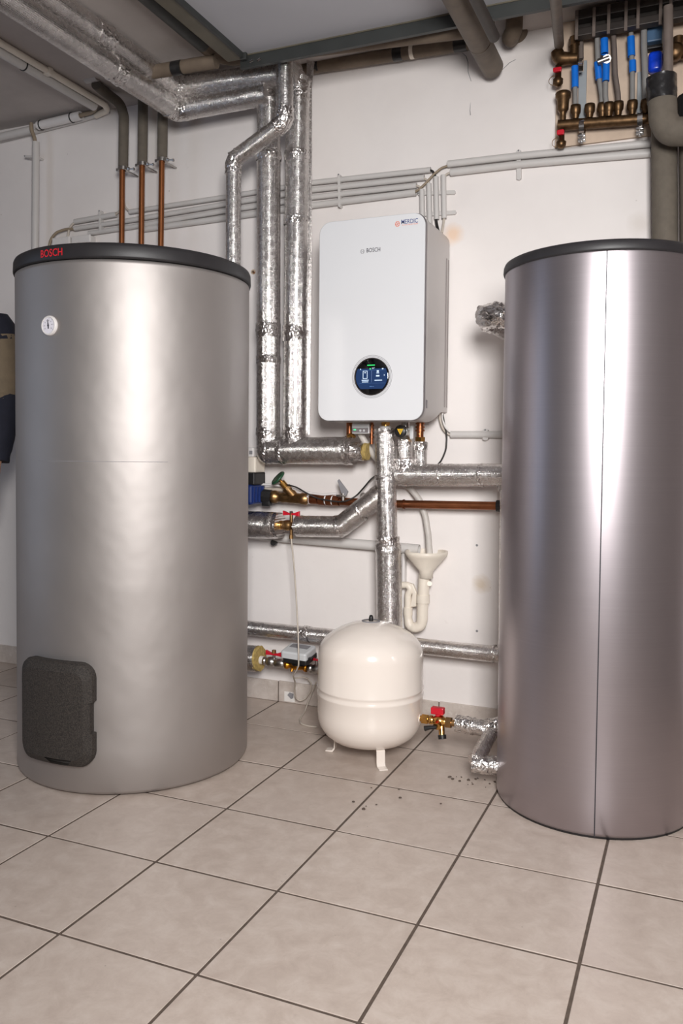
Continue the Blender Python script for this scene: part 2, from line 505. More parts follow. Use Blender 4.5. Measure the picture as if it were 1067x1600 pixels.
def share(ob_mesh, name, loc, parent):
    o = bpy.data.objects.new(name, ob_mesh); COL.objects.link(o); o.parent = parent
    po = ORIGIN[parent.name]; o.location = (loc[0] - po[0], loc[1] - po[1], loc[2] - po[2])
    return o


rnd = random.Random(4)
full = tile_mesh(T, T); cut = tile_mesh(T, 0.2964)
first = {}
for i in range(15):
    for j in range(16):
        y = -0.2964 - T * j if j else -0.2964
        kind = 'cut' if j == 0 else 'full'
        if kind not in first:
            o = link('tile', cut if j == 0 else full, 'tile', None, (0, 0, 0)); first[kind] = o.data
            o.parent = fl; o.location = (XL + T * i, y, 0.1 + rnd.uniform(-0.0006, 0.0004))
        else:
            share(first[kind], 'tile', (XL + T * i, y, rnd.uniform(-0.0006, 0.0004)), fl)

wb = structure('wall_back', MB().box((XL - 0.1, 0.0, -0.1), (XR + 0.1, 0.12, ZC + 0.1)), 'wall')
structure('wall_left', MB().box((XL - 0.12, YF - 0.1, -0.1), (XL, -2.55, ZC + 0.1)).box((XL - 0.12, -1.65, -0.1), (XL, 0.0, ZC + 0.1)).box((XL - 0.12, -2.55, 2.10), (XL, -1.65, ZC + 0.1)), 'dim_wall')
structure('wall_right', MB().box((XR, YF - 0.1, -0.1), (XR + 0.12, 0.0, ZC + 0.1)), 'dim_wall')
structure('wall_front', MB().box((XL, YF - 0.12, -0.1), (XR, YF, ZC + 0.1)), 'dim_wall')
structure('ceiling', MB().box((XL - 0.1, YF - 0.1, ZC), (XR + 0.1, 0.1, ZC + 0.12)), 'ceiling')
# cracks and small marks that stand in the plaster beside the pipe ends
pl = MB().lathe([(0.0, 0.0), (0.010, 0.0), (0.0095, 0.003), (0.004, 0.0035)], (-0.4603,0.0,1.7167), (0, -1, 0), 12)
tg = link('wall_plug', pl, 'plug', wb)
link('plug_hole', MB().lathe([(0.0, 0.004), (0.004, 0.004)], (-0.456,0.0,1.7125), (0, -1, 0), 10), 'plug_hole', wb)
for p in [(0.4643,0.0,0.669),(0.4694,0.0,0.3573)]:
    link('screw_hole', MB().lathe([(0.0, 0.0012), (0.004, 0.001), (0.0045, 0.0)], p, (0, -1, 0), 8), 'grey_patch', wb)

for pts in [[(0.38,0.0,2.4295),(0.3966,0.0,2.4132),(0.4039,0.0,2.3918),(0.4044,0.0,2.3582),(0.4117,0.0,2.3368),(0.4166,0.0,2.3226)],[(0.5149,0.0,2.3353),(0.5349,0.0,2.3496),(0.5526,0.0,2.3641),(0.5748,0.0,2.3713)],[(0.4155,0.0,2.249),(0.4136,0.0,2.2224),(0.4162,0.0,2.204)]]:
    link('wall_crack', MB().tube(pts, 0.0011, 0.02, 5, 0, True, 0.0004, 3), 'grey_patch', wb)
dr = random.Random(9); db = MB()
for k in range(26):
    x, y = (0.505 + dr.random() * 0.14, -0.455 - dr.random() * 0.07) if k < 18 else (0.30 + dr.random() * 0.3, -0.62 - dr.random() * 0.2)
    s = 0.0012 + dr.random() * 0.0025
    db.lathe([(0.0, 0.0), (s * 1.6, 0.0002), (s, s * 0.8), (0.0, s)], (x, y, 0.0004), (dr.uniform(-.3, .3), dr.uniform(-.3, .3), 1), 6, False)
o = solo('floor_crumbs', db, 'grout', 'dark crumbs scattered on the tiles before the low foil elbow', 'crumbs')
o['kind'] = 'stuff'

# skirting: stoneware pieces along the wall foot, a joint every tile
sk = None
for i in range(15):
    x = XL + T * i
    b = MB().box((x + 0.002, -0.009, 0.0005), (x + T - 0.002, -0.0002, 0.083 + rnd.uniform(-0.0015, 0.0015)), 0.002, 1)
    if sk is None:
        sk = structure('baseboard_back', MB().box((XL, -0.006, 0.0), (XR, -0.0001, 0.080)), 'grout')
    link('skirting_tile', b, 'skirting', sk)
link('torn_sticker', MB().box((-0.304,0.0,0.0141)[:1] + (-0.0105, 0.006), (-0.2584,0.0,0.0199)[:1] + (-0.0092, 0.045)), 'torn', sk)
link('sticker_tear', MB().prism([(0, 0), (0.016, -0.014), (0.026, -0.01), (0.027, 0.008), (0.01, 0.012)], (-0.2902,-0.0106,0.0316), (1, 0, 0), (0, 0, 1), 0.0006), 'grey_patch', sk)

# bare masonry patch behind the manifold
structure('trim_1', MB().box((0.7161, -0.012, 2.046), (1.45, -0.0002, ZC)), 'board')

# lowered grey ceiling board and the channels that frame it
structure('trim_2', MB().box((-0.3063, -2.6, 2.3922), (1.9, -0.345, ZC - 0.002)), 'panel')

# ------------------------------------------------------------------ left storage tank
LT = Vector((-0.5018, -0.7050, 0.0)); LR = 0.3663


def on_cyl(c, r, th, z): return Vector((c.x + r * math.sin(th), c.y - r * math.cos(th), z))


def shell(c, r, z0, z1, mat_smooth=True, n=96, low=0.0):
    m = MB(True)
    m.lathe([(0.0, z0), (r - 0.012 - low, z0), (r - 0.004, z0 + 0.003), (r, z0 + 0.012 + low)] + [(r, z0 + 0.02 + (z1 - z0 - 0.03) * k / 14) for k in range(1, 15)] + [(r, z1), (0.0, z1)], (c.x, c.y, 0), (0, 0, 1), n)
    return m


def lid(c, r, z0, z1, n=96):
    return MB(True).lathe([(r - 0.01, z0 + 0.006), (r - 0.004, z0), (r + 0.004, z0 + 0.001), (r + 0.0055, z0 + 0.006), (r + 0.0045, z1 - 0.012), (r + 0.001, z1 - 0.004), (r - 0.006, z1), (r * 0.6, z1 + 0.004), (0, z1 + 0.005)], (c.x, c.y, 0), (0, 0, 1), n)


def surf_strip(c, r, th0, th1, z0, z1, k=8, t=0.0012):
    """thin curved strip lying on a tank jacket"""
    m = MB(True); a = []; b = []
    vs = []
    for i in range(k + 1):
        th = th0 + (th1 - th0) * i / k
        for (rr, zz) in ((r - 0.0005, z0), (r + t, z0), (r + t, z1), (r - 0.0005, z1)): vs.append(on_cyl(c, rr, th, zz))
    fs = [(i * 4 + q, i * 4 + (q + 1) % 4, (i + 1) * 4 + (q + 1) % 4, (i + 1) * 4 + q) for i in range(k) for q in range(4)]
    return m.add(vs, fs, None, False)


def text_cyl(s, c, r, th, z, width, height, bold=0.0, slope=0.0):
    vs, fs = text_mesh(s, 1.0, bold); w = max(v[0] for v in vs); h = max(v[1] for v in vs)
    return MB().add([on_cyl(c, r, th + (x / w) * width / r, z + y / h * height) for x, y in vs], fs)


tk = thing('storage_tank', 'wide silver tank with charcoal lid, thermometer and dark foam hatch, left of boiler', 'tank', LT)
link('jacket', shell(LT, LR, 0.004, 1.535), 'silver', tk)
lt_lid = link('lid', lid(LT, LR, 1.5403 - 0.002, 1.5831), 'lid', tk)
link('maker_lettering', text_cyl('BOSCH', LT, LR + 0.0062, -0.1441, 1.5475, 0.081, 0.0215, 0.010), 'red_print', lt_lid)
link('jacket_seam', surf_strip(LT, LR, -0.2068, 0.8909, 0.9660, 0.9672, 14, 0.0006), 'grey_patch', tk)
# thermometer
th, z = (-0.0653,1.3534)
c = on_cyl(LT, LR, th, z); ax = Vector((math.sin(th), -math.cos(th), 0)); ux = Vector((math.cos(th), math.sin(th), 0)); uz = Vector((0, 0, 1))
tm = link('thermometer', MB(True).lathe([(0.0285, -0.002), (0.0285, 0.004), (0.0265, 0.0075), (0.0235, 0.0080), (0.0228, 0.0058), (0.0, 0.0058)], c, ax, 36), 'white_plastic', tk)
link('dial_face', MB().lathe([(0.0, 0.0062), (0.0225, 0.0062)], c, ax, 30, smooth=False), 'dial', tm)
nd = MB().prism([(-0.0016, -0.0095), (0.0016, -0.0095), (0.0022, 0.0), (0.0004, 0.0185), (-0.0004, 0.0185), (-0.0022, 0.0)], c + ax * 0.0066, ux * math.cos(0.1) + uz * math.sin(0.1), uz * math.cos(0.1) - ux * math.sin(0.1), 0.0006)
nd.lathe([(0.0, 0.0080), (0.0026, 0.0078), (0.003, 0.0064)], c, ax, 12)
link('dial_needle', nd, 'needle', tm)
mk = MB()
for k, (s, a) in enumerate((('10', 215), ('30', 180), ('40', 145), ('50', 112), ('60', 80), ('70', 47), ('80', 8), ('90', -35))):
    aa = math.radians(a); p = c + ax * 0.0066 + (ux * math.cos(aa) + uz * math.sin(aa)) * 0.0145 - ux * 0.0022 - uz * 0.0016
    text_on(mk, s, p, ux, uz, 0.0044, 0.0032)
    q = c + ax * 0.0066 + (ux * math.cos(aa) + uz * math.sin(aa)) * 0.0205
    mk.prism([(-0.0012, -0.0003), (0.0012, -0.0003), (0.0012, 0.0003), (-0.0012, 0.0003)], q, ux * math.cos(aa) + uz * math.sin(aa), uz * math.cos(aa) - ux * math.sin(aa), 0.0003)
link('dial_markings', mk, 'needle', tm)
# foam hatch: curved slab with chamfered rim and a notch on its right side
h0, h1, hz0, hz1 = -0.35, 0.342, 0.092, 0.392


def hatch_outline(ins, notch):
    pts = rrect(h0 * LR + ins, hz0 + ins, h1 * LR - ins, hz1 - ins, 0.045 - ins * 0.5, 6)
    rest = pts[7:]
    x = h1 * LR - ins
    out = pts[:7] + [(x, 0.190), (x - notch, 0.192), (x - notch, 0.280), (x, 0.282)] + rest
    dense = []
    for i, a in enumerate(out):
        b_ = out[(i + 1) % len(out)]; dense.append(a)
        k = int(abs(b_[0] - a[0]) / 0.025)
        for q_ in range(1, k): dense.append((a[0] + (b_[0] - a[0]) * q_ / k, a[1] + (b_[1] - a[1]) * q_ / k))
    return dense


lay = [(-0.010, 0.0, 0.008), (0.018, 0.0, 0.008), (0.026, 0.004, 0.006), (0.038, 0.024, 0.0)]
vs = []; fs = []
for d, ins, nt in lay:
    for s, zz in hatch_outline(ins, nt):
        vs.append(on_cyl(LT, LR + d, s / LR, zz))
n = len(vs) // len(lay)
for a in range(len(lay) - 1):
    fs += [(a * n + i, a * n + (i + 1) % n, (a + 1) * n + (i + 1) % n, (a + 1) * n + i) for i in range(n)]
# front face as vertical strips so that it follows the jacket
mh = MB().add(vs, fs)
b = bmesh.new(); bv = [b.verts.new(on_cyl(Vector((0, 0, 0)), 1, 0, 0) * 0 + Vector((s, zz, 0))) for s, zz in hatch_outline(0.024, 0.0)]
b.faces.new(bv)
for cut_s in np.linspace(h0 * LR + 0.03, h1 * LR - 0.03, 14):
    bmesh.ops.bisect_plane(b, geom=b.verts[:] + b.edges[:] + b.faces[:], plane_co=(cut_s, 0, 0), plane_no=(1, 0, 0))
for v in b.verts: v.co = on_cyl(LT, LR + 0.038, v.co.x / LR, v.co.y)
mh.bm(b, True)
link('foam_hatch', mh, 'foam', tk)

# ------------------------------------------------------------------ right storage tank
RT = Vector((0.9307, -0.4612, 0.0)); RR = 0.2746
tk = thing('buffer_tank', 'slim brushed steel tank with black lid and one vertical seam, right of the boiler', 'tank', RT)
link('jacket', shell(RT, RR, 0.004, 1.522), 'brushed', tk)
link('lid', lid(RT, RR, 1.5164 - 0.002, 1.5453), 'lid', tk)
link('jacket_seam', surf_strip(RT, RR, 0.1242, 0.1242 + 0.0105, 0.006, 1.515, 1, 0.0006), 'dark_line', tk)
link('base_ring', MB(True).lathe([(RR - 0.02, 0.0), (RR - 0.006, 0.0), (RR - 0.006, 0.008)], RT, (0, 0, 1), 64), 'lid', tk)

# ------------------------------------------------------------------ wall-hung boiler
bx0, bx1, bz0, bz1, byf = -0.037, 0.349, 1.107, 1.795, -0.297
bo = thing('wall_boiler', 'white glass-fronted wall boiler with round blue display, hanging above the white vessel', 'boiler', ((bx0 + bx1) / 2, 0, bz0))


def casing_loop(y, ins):
    k = min(1, max(0, (y + 0.135) / 0.075)); s = k * k * (3 - 2 * k)
    zb = bz0 + ins + (0.040 - ins) * s; rb = (0.042 - ins) * (1 - s) + 0.004 * s
    x0, x1, z1 = bx0 + ins, bx1 - ins, bz1 - ins; out = []
    for cx, cz, a, r in ((x1 - rb, zb + rb, -PI / 2, rb), (x1 - 0.042, z1 - 0.042, 0, 0.042), (x0 + 0.042, z1 - 0.042, PI / 2, 0.042), (x0 + rb, zb + rb, PI, rb)):
        for i in range(9):
            t = a + PI / 2 * i / 8; out.append((cx + r * math.cos(t), y, cz + r * math.sin(t)))
    return out


def loft(loops, smooth=True, cap0=True, cap1=True):
    m = MB(); n = len(loops[0]); vs = [p for l in loops for p in l]
    m.add(vs, [(a * n + i, (a + 1) * n + i, (a + 1) * n + (i + 1) % n, a * n + (i + 1) % n) for a in range(len(loops) - 1) for i in range(n)], None, smooth)
    if cap0: m.add(loops[0], [tuple(range(n))], None, False)
    if cap1: m.add(loops[-1], [tuple(range(n - 1, -1, -1))], None, False)
    return m


ys = [-0.270, -0.262] + list(np.linspace(-0.25, -0.14, 4)) + list(np.linspace(-0.135, -0.06, 9)) + [-0.03, -0.004]
link('casing', loft([casing_loop(y, 0.004 if y == -0.270 else 0.001) for y in ys]), 'casing', bo)
fr = link('front_frame', loft([casing_loop(-0.290, 0.003), casing_loop(-0.287, 0.0), casing_loop(-0.274, 0.0), casing_loop(-0.270, 0.005)]), 'casing_edge', bo)
gl = link('glass_front', loft([[(x, byf, z) for x, y, z in casing_loop(byf, 0.0035)], [(x, byf + 0.0015, z) for x, y, z in casing_loop(byf, 0.002)], [(x, -0.2895, z) for x, y, z in casing_loop(byf, 0.002)]], False), 'glass_white', bo)
for gy in (-0.0437, -0.0164):
    link('side_groove', MB().box((bx1 - 0.0015, gy - 0.003, 1.165), (bx1 + 0.0012, gy + 0.003, 1.695), 0.001, 1), 'groove', bo)
link('side_latch', MB().box((bx1 - 0.001, -0.266, 1.150), (bx1 + 0.003, -0.256, 1.178), 0.0012, 1), 'casing_edge', bo)
yf = byf - 0.0006
# round display with its engraved rings
dc = Vector((0.1655,-0.297,1.2575))
dp = link('display', MB(True).lathe([(0.0615, 0.0), (0.0615, 0.0022), (0.0605, 0.003), (0.0, 0.003)], dc, (0, -1, 0), 56), 'screen_black', bo)
for r in (0.0645, 0.0685, 0.0725):
    link('engraved_ring', ring(dc, (0, -1, 0), r - 0.0008, r + 0.0004, 0.0010, 56), 'grey_print', dp)
link('display_rim', ring(dc, (0, -1, 0), 0.0600, 0.0632, 0.0034, 56), 'chrome', dp)


def disc_band(c, r, z0, z1, y):
    pts = []
    for a in np.linspace(math.asin(z0 / r), math.asin(z1 / r), 9): pts.append((r * math.cos(a), r * math.sin(a)))
    for a in np.linspace(math.asin(z1 / r), math.asin(z0 / r), 9): pts.append((-r * math.cos(a), r * math.sin(a)))
    return MB().prism(pts, Vector((c.x, y, c.z)), (1, 0, 0), (0, 0, 1), 0.0004)


sc = link('screen', disc_band(dc, 0.0575, -0.042, 0.027, dc.y - 0.0032), 'screen_blue', dp)
ic = MB()
def bar(m, x, z, w, h): m.box((dc.x + x - w / 2, dc.y - 0.0042, dc.z + z - h / 2), (dc.x + x + w / 2, dc.y - 0.0037, dc.z + z + h / 2))
for q in ((-0.031, 0.0065, 0.0014, 0.026), (-0.016, 0.0065, 0.0014, 0.026), (-0.0235, 0.019, 0.0164, 0.0014), (-0.0235, -0.006, 0.0164, 0.0014), (-0.0235, 0.0135, 0.004, 0.003),
          (-0.023, -0.012, 0.0255, 0.0024), (-0.023, -0.0178, 0.0225, 0.0024), (0.0225, 0.0175, 0.007, 0.006), (0.0225, 0.0115, 0.0095, 0.0022), (0.0225, 0.002, 0.012, 0.005),
          (0.0245, -0.0130, 0.027, 0.0026), (0.0460, 0.004, 0.002, 0.0045), (-0.040, 0.0255, 0.003, 0.003), (0.040, 0.0255, 0.005, 0.004)): bar(ic, *q)
text_on(ic, '30\u00b0', Vector((dc.x + 0.001, dc.y - 0.0042, dc.z + 0.0255)), (1, 0, 0), (0, 0, 1), 0.011, 0.0052)
link('screen_icons', ic, 'screen_white', sc)
im = MB()
for q in ((0.0, 0.0005, 0.0008, 0.040), (0.002, 0.0215, 0.092, 0.0008), (0.002, -0.0225, 0.092, 0.0008), (-0.003, -0.0335, 0.008, 0.003), (0.006, -0.0335, 0.006, 0.0018)): bar(im, *q)
link('screen_lines', im, 'screen_dim', sc)
gm = MB(); bar(gm, -0.002, 0.0385, 0.028, 0.0030); bar(gm, -0.005, 0.0262, 0.0045, 0.0045)
link('status_light', gm, 'screen_green', dp)
# maker's emblem and lettering, installer's sticker
em = Vector((0.1263,-0.297,1.6815))
me_ = ring(em + Vector((0, 0.0002, 0)), (0, -1, 0), 0.0062, 0.0076, 0.0007, 32)
for x, z0, z1 in ((-0.0034, -0.0048, 0.0048), (0.0026, -0.0048, 0.0048)): me_.box((em.x + x, yf, em.z + z0), (em.x + x + 0.0011, yf + 0.0005, em.z + z1))
me_.box((em.x - 0.003, yf, em.z - 0.0006), (em.x + 0.003, yf + 0.0005, em.z + 0.0006))
link('maker_emblem', me_, 'grey_print', gl)
tx = MB(); text_on(tx, 'BOSCH', (0.1413,-0.2977,1.6767), (1, 0, 0), (0, 0, 1), 0.0495, 0.0142, 0.007)
link('maker_lettering', tx, 'ink', gl)
sk_ = Vector((0.2509,-0.297,1.7618))
st = ring(sk_ + Vector((0, 0.0002, 0)), (0, -1, 0), 0.0072, 0.0088, 0.0007, 16)
st.lathe([(0.0016, 0.0007), (0.0030, 0.0007), (0.0030, 0.0)], sk_, (0, -1, 0), 10, smooth=False)
for k in range(6):
    a = PI / 3 * k; u = Vector((math.cos(a), 0, math.sin(a))); w = Vector((-math.sin(a), 0, math.cos(a)))
    st.prism([(0.0028, -0.0006), (0.0074, -0.0006), (0.0074, 0.0006), (0.0028, 0.0006)], Vector((sk_.x, yf + 0.0004, sk_.z)), u, w, 0.0004)
link('installer_emblem', st, 'orange', gl)
tx = MB(); text_on(tx, 'MERDIC', (0.2646,-0.2977,1.7596), (1, 0, 0), (0, 0, 1), 0.0575, 0.0145, 0.005)
link('installer_lettering', tx, 'navy_print', gl)
tx = MB(); text_on(tx, 'CONSTRUCTION', (0.2669,-0.2977,1.7545), (1, 0, 0), (0, 0, 1), 0.0550, 0.0036, 0.0)
link('installer_small_lettering', tx, 'orange', gl)


# ------------------------------------------------------------------ foil-wrapped heating pipes
def foil(label, paths, group=None, bend=0.0, wraps=(), n=40, crumple=0.0018, base=None, seed=1, cat='pipe', bands=()):
    """paths: list of (path, radius); wraps: (path, radius) short crumpled sleeves over joints; bands: thin tape ridges (point, axis, radius)"""
    allp = [p for path, r in paths for p in path]
    base = base or min(allp, key=lambda p: p[2])
    t = thing('foil_pipe', label, cat, base, group)
    for k, (path, r) in enumerate(paths):
        rr = r if not isinstance(r, (list, tuple)) else max(r)
        L = sum((V3(path[i + 1]) - V3(path[i])).length for i in range(len(path) - 1))
        link('foil_cover', MB(True).tube(path, r, 0.0065, n, bend or rr * 1.1, True, 0.0003, seed + k, ((0, 0.03, crumple), (L, 0.03, crumple))), 'foil', t)
    for k, (path, r) in enumerate(wraps):
        link('joint_wrap', MB(False).tube(path, r, 0.0055, 36, r * 1.25, True, crumple, seed + 20 + k), 'foil_crumpled', t)
    for k, (p0, p1, r) in enumerate(bands):
        link('foil_tape', MB(False).tube([p0, V3(p0).lerp(V3(p1), 0.5), p1], [r * 0.99, r * 1.04, r * 0.99], 0.006, 34, 0, False, 0.0016, seed + 50 + k), 'foil_crumpled', t)
    return t


# two stacked pipes along the ceiling, round the corner, along the wall and down beside the boiler
k1 = V3((-0.717,-0.16,2.3289)); k2 = V3((k1.x + 0.004, -0.165, k1.z + 0.082))
r1 = 0.041; r2 = 0.043
e1 = V3((-0.3128,-0.16,2.3318)); v1t = V3((-0.3315,-0.12,2.341)); v1b = V3((-0.325,-0.12,1.0137))
e2 = V3((-0.1864,-0.165,2.3858)); v2t = V3((-0.2084,-0.12,2.3919)); v2b = V3((-0.2129,-0.12,1.0145))
k1b = V3((k1.x, -1.75, k1.z - 0.005)); k2b = V3((k2.x, -1.75, k2.z - 0.005))
rv = 0.0451
foil('lower foil pipe of the stacked pair under the ceiling, becoming the left riser',
     [([k1b, k1, e1], r1), ([v1t + V3((0, 0, -0.02)), v1b], rv)], 'foil pipes left of the boiler', bend=0.012, seed=3,
     wraps=[([k1 + V3((0, -0.06, 0)), k1, k1 + V3((0.06, 0, 0.0))], r1 * 1.05), ([e1 + V3((-0.05, 0, 0)), v1t + V3((0, 0, 0.0)), v1t + V3((0, 0, -0.09))], r1 * 1.04),
            ([V3((k1.x, -0.56, k1.z)), V3((k1.x, -0.50, k1.z))], r1 * 1.06)],
     bands=[((-0.3283,-0.12,1.4891), (-0.3279,-0.12,1.4333), rv * 1.03), ((-0.33,-0.12,2.1361), (-0.3298,-0.12,2.0979), rv * 1.03), ((-0.3274,-0.12,1.3653), (-0.3272,-0.12,1.3361), rv * 1.02), ((-0.3255,-0.12,1.0921), (-0.3252,-0.12,1.0505), rv * 1.02)])
foil('upper foil pipe of the stacked pair under the ceiling, becoming the right riser',
     [([k2b, k2, e2], r2), ([v2t + V3((0, 0, -0.01)), v2b], rv)], 'foil pipes left of the boiler', bend=0.012, seed=7,
     wraps=[([k2 + V3((0, -0.06, 0)), k2, k2 + V3((0.06, 0, 0.0))], r2 * 1.05), ([e2 + V3((-0.06, 0, 0)), v2t + V3((0, 0, 0.0)), v2t + V3((0, 0, -0.09))], r2 * 1.05),
            ([V3((k2.x, -0.66, k2.z)), V3((k2.x, -0.58, k2.z))], r2 * 1.07)],
     bands=[((-0.214,-0.12,1.4713), (-0.2136,-0.12,1.4138), rv * 1.03), ((-0.2114,-0.12,2.1206), (-0.2111,-0.12,2.0829), rv * 1.03), ((-0.2121,-0.12,1.8801), (-0.2118,-0.12,1.847), rv * 1.03), ((-0.2136,-0.12,1.0918), (-0.2132,-0.12,1.0507), rv * 1.02)])
fp = MB().prism([(0, 0), (0.026, 0.006), (0.030, 0.62), (0.024, 1.30), (0.034, 1.385), (0.002, 1.40)], (-0.1854,-0.1,1.0584), (1, 0, 0), (0.0, 0, 1), 0.0016)
solo('foil_flap', fp, 'foil', 'flat foil strip left standing along the right riser left of the boiler', 'foil')

# collector pipe below the boiler's left corner
h0_ = V3((-0.3305,-0.12,1.0039)); h1_ = V3((0.0124,-0.12,1.0065))
rh = 0.0507
t = foil('thick horizontal foil pipe at the foot of the two risers, with a crumpled right end', [([h0_, h1_], rh)], None, seed=12,
         wraps=[([h1_ + V3((-0.012, 0, 0)), h1_ + V3((0.02, 0, 0))], rh * 1.04), ([h1_ + V3((0.015, 0, -0.004)), (0.0706,-0.12,1.0047)], rh * 0.66)],
         bands=[((-0.2726,-0.12,1.0043), (-0.2481,-0.12,1.0045), rh * 1.02), ((-0.336,-0.12,1.0039), (-0.3111,-0.12,1.004), rh * 1.0)])
link('end_cap', MB(True).dome(h0_, (-1, 0, 0), rh, rh * 0.75, 36, 6), 'foil', t)
link('insulation_end', MB(False).tube([(0.0706,-0.12,1.0035), (0.0882,-0.12,1.0025)], rh * 0.62, 0.004, 20, 0, True, 0.003, 5), 'rockwool', t)
link('copper_stub', MB(True).cyl((0.012,-0.12,1.0441), (0.0112,-0.12,1.1216), 0.0115), 'copper', t)
link('compression_nut', MB(True).tube([(0.0064,-0.125,1.0534), (0.0227,-0.128,1.0651), (0.0338,-0.13,1.0534)], 0.009, 0.004, 12, 0.01), 'brass', t)

# thin pipe: from the ceiling, slanting left and down behind the left tank
rt = 0.0306
a0 = V3((-0.1885,-0.27,2.4602)); a1 = V3((-0.1863,-0.27,2.1705)); a2 = V3((-0.3947,-0.27,2.0626)); a3 = V3((-0.3948,-0.27,1.5524))
a0.z = 2.425
foil('thin foil pipe slanting in front of the risers and dropping behind the wide left tank', [([a0, a1], rt), ([a1, a2], rt * 0.98), ([a2, a3], rt * 0.90)], None, seed=17,
     wraps=[([a1.lerp(a0, 0.18), a1, a1.lerp(a2, 0.16)], rt * 1.06), ([a2.lerp(a1, 0.10), a2, a2.lerp(a3, 0.10)], rt * 0.98)],
     bands=[(a1.lerp(a0, 0.97), a1.lerp(a0, 1.0), rt * 1.02)])

# centre riser with the wider sleeve down to the lower line
c0 = V3((0.1637,-0.16,1.0848)); c1 = V3((0.1811,-0.16,0.663)); c2 = V3((0.1926,-0.16,0.3233))
rc = 0.0359; rc2 = 0.0457
foil('tall foil pipe under the boiler running down behind the white vessel', [([c0, c1], rc), ([V3((0.1822,-0.16,0.6745)), c2], rc2)], None, seed=23,
     wraps=[([(0.1806,-0.16,0.7019), (0.1811,-0.16,0.6653)], rc * 1.14)], bands=[((0.1638,-0.16,1.0802), (0.1639,-0.16,1.0666), rc), ((0.1682,-0.16,0.9209), (0.1684,-0.16,0.9027), rc * 1.01)])

# branch to the right tank with its two risers
d0 = V3((0.2059,-0.13,0.921)); d1 = V3((0.6134,-0.13,0.9288))
rd_ = 0.0391
foil('foil pipe running right from under the boiler to the slim tank', [([d0, d1], rd_), ([V3((0.2285,-0.13,1.04)), V3((0.2299,-0.13,0.9306))], 0.0251), ([V3((0.288,-0.13,1.0402)), V3((0.2895,-0.13,0.9317))], 0.0226)], None, seed=29,
     wraps=[([(0.2268,-0.13,0.9808), (0.2348,-0.13,0.9216)], 0.0376), ([(0.288,-0.13,1.038), (0.2884,-0.13,1.0109)], 0.0249), ([(0.2284,-0.13,1.0469), (0.2287,-0.13,1.0241)], 0.0274)],
     bands=[((0.3576,-0.13,0.9239), (0.3669,-0.13,0.9241), rd_ * 1.02), ((0.4989,-0.13,0.9266), (0.5168,-0.13,0.927), rd_ * 1.02)])
foil('narrow upright foil pipe half hidden by the slim tank', [([(0.5898,-0.13,0.9066), (0.5948,-0.13,0.1152)], 0.0164)], None, seed=31, wraps=[([(0.5832,-0.13,0.9108), (0.5861,-0.13,0.8717)], 0.0185)])

# mid-height line at the left: stub, ball valve, bent pipe to the centre riser
m0 = V3((-0.5363,-0.14,0.7161)); m1 = V3((-0.282,-0.14,0.7194)); m2 = V3((-0.1899,-0.14,0.721)); m3 = V3((-0.0119,-0.14,0.7263)); m4 = V3((0.1556,-0.15,0.8563))
rm = 0.0517; rm2 = 0.0393
foil('short foil pipe end left of the red-handled ball valve, at mid height', [([m0, m1], rm)], None, seed=37, wraps=[([(-0.2902,-0.14,0.7191), (-0.2601,-0.14,0.7204)], rm * 0.96)])
foil('bent foil pipe between the red-handled ball valve and the tall centre pipe', [([m2, m3, m4], rm2)], None, seed=41, bend=0.04, bands=[((-0.0222,-0.14,0.7259), (-0.0094,-0.14,0.7311), rm2 * 1.03), ((0.0655,-0.145,0.786), (0.0754,-0.145,0.7934), rm2 * 1.02)])

# lower line behind the vessel
g0 = V3((-0.5888,-0.1,0.3066)); g1 = V3((-0.1223,-0.1,0.3069)); g2 = V3((0.6183,-0.1,0.3039))
rg = 0.0285
foil('thin horizontal foil pipe low on the wall behind the white vessel', [([g0, g1, g2], rg)], None, seed=43, bands=[((-0.1789,-0.1,0.3065), (-0.1519,-0.1,0.3065), rg * 1.06), ((0.5515,-0.1,0.3047), (0.5605,-0.1,0.3045), rg * 1.05)])
# stub of the water line at the lower left
s0 = V3((-0.534,-0.14,0.1891)); s1 = V3((-0.3533,-0.14,0.2007))
rs_ = 0.0496
t = foil('thick foil pipe end with open mineral wool beside the water meter', [([s0, s1], rs_)], None, seed=47)
link('insulation_end', MB(False).tube([(-0.3561,-0.14,0.2004), (-0.3421,-0.14,0.2006)], rs_ * 0.97, 0.004, 28, 0, True, 0.0022, 9), 'rockwool', t)
link('inner_sleeve', MB(True).tube([(-0.3449,-0.14,0.1966), (-0.3281,-0.14,0.1959)], 0.016, 0.01, 18), 'white_plastic', t)

# short pipes between the vessel valve and the right tank
q0 = V3((0.5054,-0.4,0.1433)); q1 = V3((0.6103,-0.4,0.1395)); q2 = V3((0.5917,-0.5408,0.085)); q3 = V3((0.707,-0.5163,0.085))
q2.z = q3.z = 0.075
rq = 0.0252; rq2 = 0.0258
foil('crumpled foil elbow near the floor between vessel valve and slim tank', [([q0, q1], rq), ([q1 + V3((0.01, 0.01, 0)), q2 + V3((0.012, 0, 0.008))], [rq * 0.85, rq * 0.95])], None, seed=53, crumple=0.0018,
     wraps=[([q2, q3], rq2), ([q0 + V3((-0.001, 0, 0)), q0.lerp(q1, 0.55)], rq * 1.03), ([q1 + V3((-0.02, 0, 0)), q1 + V3((0.035, 0.0, 0.02))], rq * 0.9)])
# elbow high on the right tank
u0 = V3((0.6514,-0.36,1.427)); u1 = V3((0.5652,-0.36,1.4318)); u2 = V3((u1.x + 0.01, -0.002, u1.z - 0.005))
ru = 0.04
foil('crumpled foil elbow from the slim tank into the wall', [([V3((u1.x + 0.002, -0.25, u1.z)), u2], ru * 0.9)], None, seed=59, crumple=0.003, wraps=[([u0 + V3((0.02, 0, 0)), u1, V3((u1.x + 0.003, -0.22, u1.z))], ru)])


